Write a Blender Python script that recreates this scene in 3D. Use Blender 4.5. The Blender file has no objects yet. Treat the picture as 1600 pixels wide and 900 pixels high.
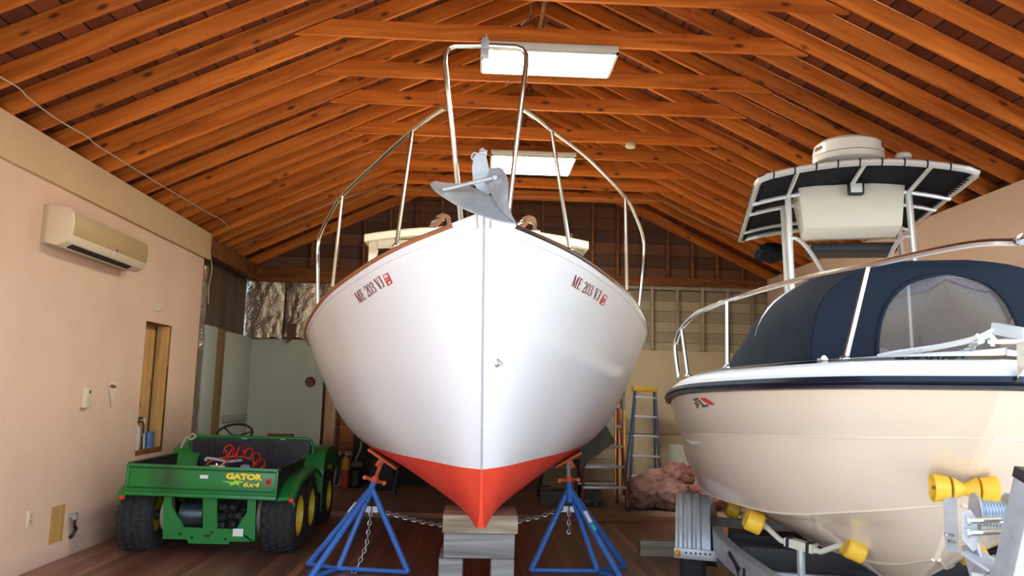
EXPOSURE, SKY, SUN, LAMP = 1.03, 0.32, 4.5, 28.0
import bpy, bmesh, math, random
from mathutils import Vector, Matrix
random.seed(7)
V = Vector
SC = bpy.context.scene
COL = SC.collection
PI = math.pi

# ------------------------------------------------------------------ camera
F_PX, YAW, PITCH, ROLL = 1237.76, .0405, .133, .025
CAM = V((0, 0, 1.5))
_f = V((math.sin(YAW) * math.cos(PITCH), math.cos(YAW) * math.cos(PITCH), math.sin(PITCH)))
_r = V((math.cos(YAW), -math.sin(YAW), 0))
_u = _r.cross(_f)
RT = _r * math.cos(ROLL) + _u * math.sin(ROLL)      # image right
UP = _u * math.cos(ROLL) - _r * math.sin(ROLL)      # image up
cam_d = bpy.data.cameras.new('camera'); cam_o = bpy.data.objects.new('camera', cam_d); COL.objects.link(cam_o)
cam_d.sensor_width = 36; cam_d.lens = F_PX / 1600 * 36; cam_d.clip_start = .05; cam_d.clip_end = 200
mw = Matrix((RT, UP, -_f)).transposed().to_4x4(); mw.translation = CAM
cam_o.matrix_world = mw
SC.camera = cam_o

def ray(u, v):
    return _f + RT * ((u - 800) / F_PX) - UP * ((v - 450) / F_PX)
def aty(u, v, y):
    d = ray(u, v); return CAM + d * (y / d.y)
def atx(u, v, x):
    d = ray(u, v); return CAM + d * (x / d.x)
def atz(u, v, z):
    d = ray(u, v); return CAM + d * ((z - CAM.z) / d.z)
def proj(p):
    d = V(p) - CAM; k = d.dot(_f)
    return 800 + F_PX * d.dot(RT) / k, 450 - F_PX * d.dot(UP) / k

# ------------------------------------------------------------------ materials
def srgb(r, g, b):
    f = lambda c: (c / 255 / 12.92) if c / 255 <= .04045 else ((c / 255 + .055) / 1.055) ** 2.4
    return (f(r), f(g), f(b), 1)
MATS = {}
def mat(name, col, rough=.5, metal=0, spec=.5, noise=None, bump=None, coat=0, trans=0, emit=None, alpha=1):
    """noise=(scale, strength, (sx,sy,sz), col2): mottles base towards col2; bump=(scale, strength)"""
    if name in MATS: return MATS[name]
    m = bpy.data.materials.new(name); m.use_nodes = True
    nt = m.node_tree; b = nt.nodes['Principled BSDF']
    b.inputs['Base Color'].default_value = col
    b.inputs['Roughness'].default_value = rough; b.inputs['Metallic'].default_value = metal
    b.inputs['Specular IOR Level'].default_value = spec
    b.inputs['Coat Weight'].default_value = coat
    b.inputs['Transmission Weight'].default_value = trans
    b.inputs['Alpha'].default_value = alpha
    if emit:
        b.inputs['Emission Color'].default_value = emit[0]; b.inputs['Emission Strength'].default_value = emit[1]
    tc = None
    if noise or bump:
        tc = nt.nodes.new('ShaderNodeTexCoord')
    if noise:
        sc, st, ax, c2 = noise
        mp = nt.nodes.new('ShaderNodeMapping'); mp.inputs['Scale'].default_value = ax
        nt.links.new(tc.outputs['Object'], mp.inputs['Vector'])
        n = nt.nodes.new('ShaderNodeTexNoise'); n.inputs['Scale'].default_value = sc; n.inputs['Detail'].default_value = 5
        n.inputs['Roughness'].default_value = .6
        nt.links.new(mp.outputs[0], n.inputs['Vector'])
        r = nt.nodes.new('ShaderNodeValToRGB'); r.color_ramp.elements[0].position = .38; r.color_ramp.elements[1].position = .68
        nt.links.new(n.outputs['Fac'], r.inputs['Fac'])
        mx = nt.nodes.new('ShaderNodeMix'); mx.data_type = 'RGBA'
        ml = nt.nodes.new('ShaderNodeMath'); ml.operation = 'MULTIPLY'; ml.inputs[1].default_value = st
        nt.links.new(r.outputs['Color'], ml.inputs[0])
        nt.links.new(ml.outputs[0], mx.inputs[0]); mx.inputs[6].default_value = col; mx.inputs[7].default_value = c2
        nt.links.new(mx.outputs[2], b.inputs['Base Color'])
    if bump:
        n = nt.nodes.new('ShaderNodeTexNoise'); n.inputs['Scale'].default_value = bump[0]; n.inputs['Detail'].default_value = 4
        nt.links.new(tc.outputs['Object'], n.inputs['Vector'])
        bp = nt.nodes.new('ShaderNodeBump'); bp.inputs['Strength'].default_value = bump[1]; bp.inputs['Distance'].default_value = .02
        nt.links.new(n.outputs['Fac'], bp.inputs['Height']); nt.links.new(bp.outputs[0], b.inputs['Normal'])
    MATS[name] = m
    return m

def wood(name, c1, c2, knot, rough=.6, axis='X', gscale=6, knots=True, tint=.25):
    """sawn lumber: streaks along one object axis, dark knots, a tint of its own for every board"""
    if name in MATS: return MATS[name]
    m = bpy.data.materials.new(name); m.use_nodes = True
    nt = m.node_tree; L = nt.links; N = nt.nodes.new; b = nt.nodes['Principled BSDF']; b.inputs['Roughness'].default_value = rough
    b.inputs['Specular IOR Level'].default_value = .3
    tc = N('ShaderNodeTexCoord'); oi = N('ShaderNodeObjectInfo')
    off = N('ShaderNodeVectorMath'); off.operation = 'ADD'
    cmb = N('ShaderNodeCombineXYZ'); k = N('ShaderNodeMath'); k.operation = 'MULTIPLY'; k.inputs[1].default_value = 37
    L.new(oi.outputs['Random'], k.inputs[0])
    for i in range(3): L.new(k.outputs[0], cmb.inputs[i])
    L.new(tc.outputs['Object'], off.inputs[0]); L.new(cmb.outputs[0], off.inputs[1])
    mp = N('ShaderNodeMapping')
    s = [gscale, gscale, gscale]; s['XYZ'.index(axis)] = gscale * .07
    mp.inputs['Scale'].default_value = s
    L.new(off.outputs[0], mp.inputs['Vector'])
    n = N('ShaderNodeTexNoise'); n.inputs['Scale'].default_value = 3; n.inputs['Detail'].default_value = 6; n.inputs['Distortion'].default_value = .6
    L.new(mp.outputs[0], n.inputs['Vector'])
    r = N('ShaderNodeValToRGB'); e = r.color_ramp.elements
    e[0].position = .3; e[0].color = c2; e[1].position = .68; e[1].color = c1
    L.new(n.outputs['Fac'], r.inputs['Fac'])
    out = r.outputs['Color']
    if knots:
        mp2 = N('ShaderNodeMapping'); s2 = [7, 7, 7]; s2['XYZ'.index(axis)] = 3.0
        mp2.inputs['Scale'].default_value = s2; L.new(off.outputs[0], mp2.inputs['Vector'])
        vo = N('ShaderNodeTexVoronoi'); vo.inputs['Scale'].default_value = 1; L.new(mp2.outputs[0], vo.inputs['Vector'])
        r2 = N('ShaderNodeValToRGB'); r2.color_ramp.elements[0].position = .07; r2.color_ramp.elements[0].color = (.85, .85, .85, 1)
        r2.color_ramp.elements[1].position = .17; r2.color_ramp.elements[1].color = (0, 0, 0, 1)
        L.new(vo.outputs['Distance'], r2.inputs['Fac'])
        mx = N('ShaderNodeMix'); mx.data_type = 'RGBA'; L.new(r2.outputs['Color'], mx.inputs[0]); L.new(out, mx.inputs[6]); mx.inputs[7].default_value = knot
        out = mx.outputs[2]
    hs = N('ShaderNodeHueSaturation'); mr = N('ShaderNodeMapRange')
    mr.inputs[3].default_value = 1 - tint; mr.inputs[4].default_value = 1 + tint
    L.new(oi.outputs['Random'], mr.inputs[0]); L.new(mr.outputs[0], hs.inputs['Value']); L.new(out, hs.inputs['Color'])
    L.new(hs.outputs[0], b.inputs['Base Color'])
    bp = N('ShaderNodeBump'); bp.inputs['Strength'].default_value = .15; bp.inputs['Distance'].default_value = .01
    L.new(n.outputs['Fac'], bp.inputs['Height']); L.new(bp.outputs[0], b.inputs['Normal'])
    MATS[name] = m
    return m

def boards(name, c1, c2, gap, axis, width, rough=.6, gapw=.04, gx=6, along=None, blen=None):
    """flat surface of boards: seams every `width` along `axis` in object space, each board its own tone"""
    if name in MATS: return MATS[name]
    m = bpy.data.materials.new(name); m.use_nodes = True
    nt = m.node_tree; L = nt.links; N = nt.nodes.new; b = nt.nodes['Principled BSDF']; b.inputs['Roughness'].default_value = rough
    tc = N('ShaderNodeTexCoord'); sp = N('ShaderNodeSeparateXYZ'); L.new(tc.outputs['Object'], sp.inputs[0])
    dv = N('ShaderNodeMath'); dv.operation = 'DIVIDE'; dv.inputs[1].default_value = width; L.new(sp.outputs[axis], dv.inputs[0])
    fl = N('ShaderNodeMath'); fl.operation = 'FLOOR'; L.new(dv.outputs[0], fl.inputs[0])
    fr = N('ShaderNodeMath'); fr.operation = 'FRACT'; L.new(dv.outputs[0], fr.inputs[0])
    lt = N('ShaderNodeMath'); lt.operation = 'LESS_THAN'; lt.inputs[1].default_value = gapw; L.new(fr.outputs[0], lt.inputs[0])
    wn = N('ShaderNodeTexWhiteNoise'); wn.noise_dimensions = '1D'; L.new(fl.outputs[0], wn.inputs['W'])
    s = [gx, gx, gx]
    if along: s['XYZ'.index(along)] = gx * .08
    mp = N('ShaderNodeMapping'); mp.inputs['Scale'].default_value = s
    L.new(tc.outputs['Object'], mp.inputs['Vector'])
    ad = N('ShaderNodeVectorMath'); ad.operation = 'ADD'; L.new(mp.outputs[0], ad.inputs[0]); 
    m10 = N('ShaderNodeMath'); m10.operation = 'MULTIPLY'; m10.inputs[1].default_value = 20; L.new(wn.outputs['Value'], m10.inputs[0])
    L.new(m10.outputs[0], ad.inputs[1])
    n = N('ShaderNodeTexNoise'); n.inputs['Scale'].default_value = 2; n.inputs['Detail'].default_value = 6; L.new(ad.outputs[0], n.inputs['Vector'])
    av = N('ShaderNodeMath'); av.operation = 'MULTIPLY_ADD'; av.inputs[1].default_value = .45; L.new(wn.outputs['Value'], av.inputs[0])
    hv = N('ShaderNodeMath'); hv.operation = 'MULTIPLY'; hv.inputs[1].default_value = .6; L.new(n.outputs['Fac'], hv.inputs[0]); L.new(hv.outputs[0], av.inputs[2])
    r = N('ShaderNodeValToRGB'); r.color_ramp.elements[0].position = .2; r.color_ramp.elements[0].color = c2
    r.color_ramp.elements[1].position = .75; r.color_ramp.elements[1].color = c1; L.new(av.outputs[0], r.inputs['Fac'])
    mx = N('ShaderNodeMix'); mx.data_type = 'RGBA'; L.new(lt.outputs[0], mx.inputs[0]); L.new(r.outputs['Color'], mx.inputs[6]); mx.inputs[7].default_value = gap
    L.new(mx.outputs[2], b.inputs['Base Color'])
    sb = N('ShaderNodeMath'); sb.operation = 'SUBTRACT'; L.new(n.outputs['Fac'], sb.inputs[0]); L.new(lt.outputs[0], sb.inputs[1])
    bp = N('ShaderNodeBump'); bp.inputs['Strength'].default_value = .25; bp.inputs['Distance'].default_value = .01
    L.new(sb.outputs[0], bp.inputs['Height']); L.new(bp.outputs[0], b.inputs['Normal'])
    MATS[name] = m
    return m

# ------------------------------------------------------------------ mesh building
class MB:
    def __init__(s): s.v = []; s.f = []
    def add(s, vs, fs):
        o = len(s.v); s.v += [V(p) for p in vs]; s.f += [tuple(i + o for i in f) for f in fs]; return s
    def box(s, c, size, M=None):
        x, y, z = [k / 2 for k in size]; M = M or Matrix.Identity(3); c = V(c)
        vs = [c + M @ V((a * x, b * y, d * z)) for a in (-1, 1) for b in (-1, 1) for d in (-1, 1)]
        return s.add(vs, [(0, 1, 3, 2), (4, 6, 7, 5), (0, 4, 5, 1), (2, 3, 7, 6), (0, 2, 6, 4), (1, 5, 7, 3)])
    def span(s, a, b):
        a = V(a); b = V(b); return s.box((a + b) / 2, [abs(k) for k in (b - a)])
    def bar(s, p, q, w, h, up=(0, 0, 1)):
        p = V(p); q = V(q); d = (q - p).normalized(); x = d.cross(V(up)).normalized(); z = x.cross(d)
        vs = [e + x * (a * w / 2) + z * (c * h / 2) for e in (p, q) for a, c in ((-1, -1), (1, -1), (1, 1), (-1, 1))]
        return s.add(vs, [(3, 2, 1, 0), (4, 5, 6, 7)] + [(i, (i + 1) % 4, 4 + (i + 1) % 4, 4 + i) for i in range(4)])
    def tube(s, pts, r, n=8, closed=False):
        pts = [V(p) for p in pts]; m = len(pts); rs = r if isinstance(r, (list, tuple)) else [r] * m
        def tan(i):
            a = pts[(i - 1) % m] if (closed or i) else pts[0]; b = pts[(i + 1) % m] if (closed or i < m - 1) else pts[-1]
            return (b - a).normalized()
        t = tan(0); nrm = t.orthogonal().normalized(); vs = []
        for i in range(m):
            t2 = tan(i); nrm = (nrm - t2 * nrm.dot(t2))
            nrm = nrm.normalized() if nrm.length > 1e-6 else t2.orthogonal().normalized()
            bn = t2.cross(nrm)
            vs += [pts[i] + (nrm * math.cos(2 * PI * k / n) + bn * math.sin(2 * PI * k / n)) * rs[i] for k in range(n)]
        fs = []
        for i in range(m if closed else m - 1):
            j = (i + 1) % m
            fs += [(i * n + k, i * n + (k + 1) % n, j * n + (k + 1) % n, j * n + k) for k in range(n)]
        if not closed: fs += [tuple(range(n - 1, -1, -1)), tuple(range((m - 1) * n, m * n))]
        return s.add(vs, fs)
    def lathe(s, prof, o, axis=(0, 0, 1), n=24):
        """prof: (radius, height) along axis from o"""
        a = V(axis).normalized(); x = a.orthogonal().normalized(); y = a.cross(x); o = V(o)
        vs = []
        for r, h in prof: vs += [o + a * h + (x * math.cos(2 * PI * k / n) + y * math.sin(2 * PI * k / n)) * r for k in range(n)]
        fs = []
        for i in range(len(prof) - 1): fs += [(i * n + k, i * n + (k + 1) % n, (i + 1) * n + (k + 1) % n, (i + 1) * n + k) for k in range(n)]
        if prof[0][0] > 1e-6: fs.append(tuple(range(n - 1, -1, -1)))
        if prof[-1][0] > 1e-6: fs.append(tuple(range((len(prof) - 1) * n, len(prof) * n)))
        return s.add(vs, fs)
    def prism(s, poly, fn, d0, d1):
        """poly of 2D points; fn(a,b,depth)->3D"""
        n = len(poly); vs = [fn(a, b, d0) for a, b in poly] + [fn(a, b, d1) for a, b in poly]
        return s.add(vs, [tuple(range(n - 1, -1, -1)), tuple(range(n, 2 * n))] + [(i, (i + 1) % n, n + (i + 1) % n, n + i) for i in range(n)])
    def grid(s, rows, closed=False):
        n = len(rows[0]); vs = [p for r in rows for p in r]; fs = []
        for i in range(len(rows) - 1):
            for k in range(n if closed else n - 1):
                fs.append((i * n + k, i * n + (k + 1) % n, (i + 1) * n + (k + 1) % n, (i + 1) * n + k))
        return s.add(vs, fs)
    def blob(s, c, r, seed=0, amp=.25, n=14, freq=2.2):
        from mathutils import noise
        c = V(c); rows = []
        for i in range(n + 1):
            th = PI * i / n; row = []
            for k in range(2 * n):
                ph = 2 * PI * k / (2 * n)
                d = V((math.sin(th) * math.cos(ph), math.sin(th) * math.sin(ph), math.cos(th)))
                q = 1 + amp * noise.fractal(d * freq + V((seed * 7.1, seed * 3.3, seed)), 1, 2, 4)
                row.append(c + V((d.x * r[0], d.y * r[1], d.z * r[2])) * q)
            rows.append(row)
        return s.grid(rows, closed=True)
    def xf(s, M):
        s.v = [M @ p for p in s.v]; return s
    def merge(s, o):
        return s.add(o.v, o.f)

def finish(me, smooth, bevel):
    bm = bmesh.new(); bm.from_mesh(me)
    bmesh.ops.remove_doubles(bm, verts=bm.verts, dist=1e-5)
    if bevel:
        es = [e for e in bm.edges if len(e.link_faces) == 2 and e.calc_face_angle(0) > .5]
        bmesh.ops.bevel(bm, geom=es, offset=bevel, segments=2, affect='EDGES', profile=.5, clamp_overlap=True)
    bmesh.ops.recalc_face_normals(bm, faces=bm.faces)
    if smooth is not None:
        for f in bm.faces: f.smooth = True
        for e in bm.edges:
            e.smooth = not (len(e.link_faces) == 2 and e.calc_face_angle(0) > smooth)
    bm.to_mesh(me); bm.free()

WORLD = {}          # object name -> its world matrix (kept by hand: no depsgraph needed)
def wm(o): return WORLD[o.name]

def root(name, label, cat, M, group=None):
    o = bpy.data.objects.new(name, None); COL.objects.link(o)
    if not isinstance(M, Matrix): M = Matrix.Translation(M)
    o.matrix_world = M; o.empty_display_size = .1; WORLD[o.name] = M.copy()
    return tag(o, label, cat, group)
def tag(o, label=None, cat=None, group=None, kind=None):
    if label: o['label'] = label
    if cat: o['category'] = cat
    if group: o['group'] = group
    if kind: o['kind'] = kind
    return o
def build(name, mb, m, parent=None, smooth=.6, bevel=0, origin=None, local=False):
    """world-space geometry -> one mesh object (child of parent, or on its own with origin at the base)"""
    me = bpy.data.meshes.new(name)
    if parent is not None:
        Mi = Matrix.Identity(4) if local else wm(parent).inverted()
        vs = [Mi @ p for p in mb.v]; Mo = wm(parent)
    else:
        if origin is None:
            xs = [p.x for p in mb.v]; ys = [p.y for p in mb.v]; zs = [p.z for p in mb.v]
            origin = V(((min(xs) + max(xs)) / 2, (min(ys) + max(ys)) / 2, min(zs)))
        Mo = origin if isinstance(origin, Matrix) else Matrix.Translation(V(origin))
        Mi = Mo.inverted(); vs = [Mi @ p for p in mb.v] if not local else mb.v
    me.from_pydata([tuple(p) for p in vs], [], mb.f); me.update()
    finish(me, smooth, bevel)
    o = bpy.data.objects.new(name, me); COL.objects.link(o)
    if parent is not None: o.parent = parent; WORLD[o.name] = Mo.copy()
    else: o.matrix_world = Mo; WORLD[o.name] = Mo.copy()
    if m: me.materials.append(m)
    return o
def struct(name, mb, m, **k):
    o = build(name, mb, m, **k); o['kind'] = 'structure'; return o

def copy_thing(o, M, label=None, group=None):
    def cp(a, par):
        c = a.copy(); COL.objects.link(c)
        if par is not None: c.parent = par
        WORLD[c.name] = M.copy()
        for ch in list(a.children): cp(ch, c)
        return c
    c = cp(o, None); c.matrix_world = M
    if label: c['label'] = label
    if group: c['group'] = group
    return c

def cr(pts, n):
    """Catmull-Rom resample of a list of vectors/tuples, n samples per span"""
    P = [V(p) for p in pts]; out = []
    for i in range(len(P) - 1):
        a = P[i - 1] if i else P[0] * 2 - P[1]; b = P[i]; c = P[i + 1]; d = P[i + 2] if i + 2 < len(P) else P[-1] * 2 - P[-2]
        for k in range(n):
            t = k / n
            out.append(.5 * ((2 * b) + (c - a) * t + (2 * a - 5 * b + 4 * c - d) * t * t + (3 * b - a - 3 * c + d) * t ** 3))
    out.append(P[-1]); return out

def text_mesh(txt, size, weight=0, shear=0, sx=1):
    """2D filled outlines of a word as (verts, faces), from Blender's built-in lettering"""
    cu = bpy.data.curves.new('lettering_outline', 'FONT'); cu.body = txt; cu.size = size; cu.offset = weight; cu.shear = shear; cu.resolution_u = 4
    o = bpy.data.objects.new('lettering_outline', cu); COL.objects.link(o)
    dg = bpy.context.evaluated_depsgraph_get(); me = bpy.data.meshes.new_from_object(o.evaluated_get(dg))
    vs = [(v.co.x * sx, v.co.y) for v in me.vertices]; fs = [tuple(p.vertices) for p in me.polygons]
    bpy.data.objects.remove(o); bpy.data.curves.remove(cu); bpy.data.meshes.remove(me)
    return vs, fs

def chain_mb(pts, link=.034, wire=.0042):
    """chain of interlocked links along a polyline"""
    mb = MB(); P = [V(p) for p in pts]; seg = []; 
    L = [0]
    for a, b in zip(P, P[1:]): L.append(L[-1] + (b - a).length)
    def at(d):
        for i in range(len(P) - 1):
            if d <= L[i + 1] or i == len(P) - 2:
                return P[i].lerp(P[i + 1], (d - L[i]) / max(1e-6, L[i + 1] - L[i])), (P[i + 1] - P[i]).normalized()
    pitch = link - 2.2 * wire; k = 0; d = 0
    while d < L[-1]:
        c, t = at(d); x = t.orthogonal().normalized(); y = t.cross(x); w = (x + y).normalized() if k % 2 else (x - y).normalized()
        h = link / 2 - wire; ring = []
        for q in range(12):
            an = 2 * PI * q / 12; ca, sa = math.cos(an), math.sin(an)
            ring.append(c + t * (h * (abs(ca) ** .6) * (1 if ca >= 0 else -1)) + w * (link * .27 * sa))
        mb.tube(ring, wire, 5, closed=True); d += pitch; k += 1
    return mb
# ------------------------------------------------------------------ light and sky
SC.view_settings.view_transform = 'Standard'; SC.view_settings.look = 'None'; SC.view_settings.gamma = 1
SC.view_settings.use_curve_mapping = False
SC.view_settings.exposure = EXPOSURE
w = bpy.data.worlds.new('sky'); SC.world = w; w.use_nodes = True
bg = w.node_tree.nodes['Background']; bg.inputs[1].default_value = SKY
sk = w.node_tree.nodes.new('ShaderNodeTexSky'); sk.sky_type = 'NISHITA'; sk.sun_disc = False; sk.sun_elevation = math.radians(52); sk.sun_rotation = math.radians(126)
sk.air_density = 1; sk.dust_density = 1.2; sk.ozone_density = .6
w.node_tree.links.new(sk.outputs[0], bg.inputs[0])
sd = bpy.data.lights.new('sun', 'SUN'); sd.energy = SUN; sd.angle = .009; sd.color = (1, .93, .82)
so = bpy.data.objects.new('sun', sd); COL.objects.link(so)
so.rotation_euler = V((-.95, .06, -1.0)).to_track_quat('-Z', 'Y').to_euler(); so.location = (8, -8, 12)

# ------------------------------------------------------------------ building
XL, XR, XC, ZW, YB = -3.55, 4.67, .56, 3.45, 12.6
SL = .477
def roof(x): return ZW + SL * (x - XL) if x < XC else ZW + SL * (XR - x)     # underside of the rafters

m_red_wood = boards('worn red floor boards', srgb(156, 106, 84), srgb(98, 66, 54), srgb(50, 34, 28), 0, .083, rough=.34, gapw=.05, gx=5, along='Y')
m_back_floor = mat('dusty brown floor', srgb(152, 128, 108), .75, noise=(3, .6, (1, 1, 1), srgb(116, 96, 82)))
m_drywall = mat('peach painted drywall', srgb(230, 196, 168), .75, spec=.2, noise=(1.3, .35, (1, 1, 1), srgb(206, 170, 146)), bump=(60, .03))
m_header = mat('tan painted drywall', srgb(216, 184, 142), .75, spec=.2, noise=(1.3, .35, (1, 1, 1), srgb(202, 168, 130)))
m_raft = wood('orange pine', srgb(226, 130, 48), srgb(168, 82, 22), srgb(70, 28, 10), gscale=5, tint=.2)
m_sheath = boards('dark orange roof boards', srgb(128, 60, 25), srgb(76, 34, 15), srgb(14, 7, 4), 0, .165, gapw=.09, gx=4, along='Y')
m_old = wood('brown old lumber', srgb(150, 92, 48), srgb(104, 60, 30), srgb(50, 26, 14), gscale=5)
m_plank = boards('weathered grey brown planks', srgb(96, 76, 62), srgb(60, 48, 40), srgb(20, 15, 12), 1, .145, gapw=.07, gx=4, along='Z')
m_gable = boards('dark brown gable boards', srgb(120, 76, 46), srgb(76, 46, 28), srgb(26, 14, 9), 2, .2, gapw=.05, gx=3, along='X')
m_white_board = boards('whitewashed boards', srgb(176, 164, 134), srgb(142, 130, 104), srgb(70, 60, 46), 2, .17, gapw=.04, gx=3, along='X')
m_white_stud = wood('whitewashed stud', srgb(182, 170, 142), srgb(150, 138, 112), srgb(100, 84, 62), axis='Z', knots=False)
m_ply = mat('grey green painted plywood', srgb(168, 172, 160), .7, noise=(2, .5, (1, 1, .4), srgb(146, 150, 138)))
m_tanply = mat('tan plywood', srgb(196, 178, 146), .7, noise=(2, .5, (1, 1, .4), srgb(180, 160, 128)))
m_newwood = wood('pale new pine', srgb(226, 180, 112), srgb(198, 146, 82), srgb(110, 64, 30), axis='Z', gscale=5)
m_white = mat('white paint', srgb(225, 222, 212), .5)
m_conc = mat('pale gravel', srgb(208, 206, 202), .9, noise=(20, .6, (1, 1, 1), srgb(186, 184, 180)))

# outside ground with an unseen pale apron indoors to bounce neutral light; floors
struct('ground', MB().span((-30, -30, -.3), (30, 4.6, -.02)), m_conc)
struct('floor', MB().span((XL - .3, 4.6, -.3), (XR + .3, 9.86, 0)), m_red_wood, origin=(0, 0, 0))
struct('floor', MB().span((XL - .3, 9.86, -.3), (XR + .3, YB + .2, .055)), m_back_floor, origin=(0, 0, 0))
struct('trim_1', MB().span((XL, 9.82, .0), (XR, 9.9, .062)), wood('worn floor nosing', srgb(140, 100, 74), srgb(100, 70, 52), srgb(60, 40, 30), knots=False))

# left wall: drywall with an opening to the studs behind it
oy0, oy1, oz0, oz1 = 8.6, 9.31, .80, 2.18
mb = MB()
mb.span((XL - .02, 2.9, 0), (XL, oy0, ZW)).span((XL - .02, oy1, 0), (XL, 10.2, ZW))
mb.span((XL - .02, oy0, 0), (XL, oy1, oz0)).span((XL - .02, oy0, oz1), (XL, oy1, ZW))
struct('wall_left', mb, m_drywall)
mb = MB().span((XL - .17, 2.9, 0), (XL - .15, YB, ZW + .3))
struct('wall_left_outer', mb, m_plank, origin=(0, 0, 0))
mb = MB().span((XL, 2.9, 3.125), (XL + .035, 10.32, 3.47))
struct('trim_2', mb, m_header, bevel=.006)
struct('baseboard_left', MB().span((XL, 2.9, 0), (XL + .018, 10.2, .15)), mat('peach baseboard', srgb(222, 190, 166), .6), bevel=.004)
# timber inside the opening
def lumber(name, label, a, b, m=m_newwood, cat='lumber', group=None, bevel=.003):
    return tag(build(name, MB().span(a, b), m, bevel=bevel), label, cat, group)
lumber('wall_stud', 'pale pine stud at the near side of the wall opening', (XL - .135, oy0 - .02, oz0), (XL - .025, oy0 + .012, oz1))
lumber('wall_stud', 'wide pale pine board on the back of the wall opening', (XL - .148, oy0 + .014, oz0), (XL - .125, oy0 + .57, oz1))
lumber('wall_stud', 'pale pine stud at the far side of the wall opening', (XL - .148, oy1 - .035, oz0), (XL - .022, oy1 + .02, oz1))
lumber('window_sill_board', 'dark wooden sill board at the bottom of the wall opening', (XL - .15, oy0, oz0 - .04), (XL + .004, oy1, oz0 + .012), m_old, 'sill')
lumber('opening_header', 'brown wooden header along the top of the wall opening', (XL - .15, oy0, oz1 - .01), (XL - .022, oy1, oz1 + .05), m_old, 'lumber')
# right wall and front gable
struct('wall_right', MB().span((XR, 2.9, 0), (XR + .15, YB, ZW)), m_drywall)
struct('wall_right_outer', MB().span((XR + .15, 2.9, 0), (XR + .18, YB + .1, ZW + .16)), m_plank)
mb = MB()
mb.prism([(XL - .3, 3.35), (XR + .3, 3.35), (XR + .3, ZW + .1), (XC, roof(XC) + .3), (XL - .3, ZW + .1)], lambda a, b, d: V((a, d, b)), 2.75, 2.9)
mb.span((XL - .3, 2.75, 0), (-2.7, 2.9, 3.35)).span((XR, 2.75, 0), (XR + .3, 2.9, 3.35))  # left pier widened, out of view, to hold daylight off the left hull
struct('wall_front', mb, m_header)
# roof boards
def slab(xa, xb, lift, t):
    za, zb = roof(xa) + lift, roof(xb) + lift
    za += .004; zb += .004
    return MB().prism([(xa, za), (xb, zb), (xb, zb + t), (xa, za + t)], lambda a, b, d: V((a, d, b)), 2.7, YB + .2)
RH = .145; LIFT = RH * math.hypot(1, SL)
struct('ceiling', slab(XL - .45, XC, LIFT, .03), m_sheath, origin=(0, 0, 0))
struct('ceiling', slab(XC, XR + .45, LIFT, .03), m_sheath, origin=(0, 0, 0))
# back wall: gable boards above, sheathing below
zp = 3.43
mb = MB().prism([(XL - .3, zp - .3), (XR + .3, zp - .3), (XR + .3, roof(XR + .3) + LIFT + .012), (XC, roof(XC) + LIFT + .012), (XL - .3, roof(XL - .3) + LIFT + .012)], lambda a, b, d: V((a, d, b)), YB + .104, YB + .132)
struct('wall_back_gable', mb, m_gable, origin=(0, 0, 0))
struct('wall_back', MB().span((1.0, YB + .1, 0), (XR + .2, YB + .128, zp)), m_white_board, origin=(0, 0, 0))
struct('wall_back', MB().span((XL - .2, YB + .1, 0), (1.0, YB + .128, zp)), m_gable, origin=(0, 0, 0))

# plates
ang = math.atan(SL)
lumber('wall_plate', 'heavy brown top plate along the rear end of the left wall', (XL - .13, 10.32, 3.2), (XL + .02, YB + .02, 3.43), m_old, 'plate')
lumber('gable_plate', 'brown top plate beam across the back wall under the gable', (XL + .02, YB - .06, 3.17), (.5, YB + .098, 3.4), m_old, 'beam')
lumber('gable_plate', 'thinner reddish top plate across the back wall, behind the covered boat', (.5, YB - .02, 3.3), (XR - .01, YB + .098, 3.43), m_old, 'beam')

# rafters and collar ties
ties = [3.17, 3.93, 4.69, 5.45, 6.20, 7.02, 7.73, 8.68, 9.35, 10.10, 10.80, 11.50]
ordn = ['first', 'second', 'third', 'fourth', 'fifth', 'sixth', 'seventh', 'eighth', 'ninth', 'tenth', 'eleventh', 'twelfth']
def rafter_mesh(side):
    run = (XC - XL) + .3; ln = run / math.cos(ang)
    mb = MB().span((-.33 / math.cos(ang), -.02, 0), (ln - .3 / math.cos(ang) - .02, .02, RH))
    return mb
def place_rafter(side, y, label, proto):
    M = Matrix.Translation((XL, y, ZW)) @ Matrix.Rotation(-ang, 4, 'Y') if side == 'left' else \
        Matrix.Translation((XR, y, ZW)) @ Matrix.Rotation(PI, 4, 'Z') @ Matrix.Rotation(-ang, 4, 'Y')
    g = side + ' slope rafters'
    if proto[0] is None:
        o = build('rafter', rafter_mesh(side), m_raft, origin=M, local=True, bevel=.004)
        tag(o, label, 'rafter', g); proto[0] = o
    else:
        o = copy_thing(proto[0], M, label, g)
    return o
proto = [None]; tproto = [None]
vis = [3, 4, 5, 6, 7, 8, 9, 10, 11]
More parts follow.
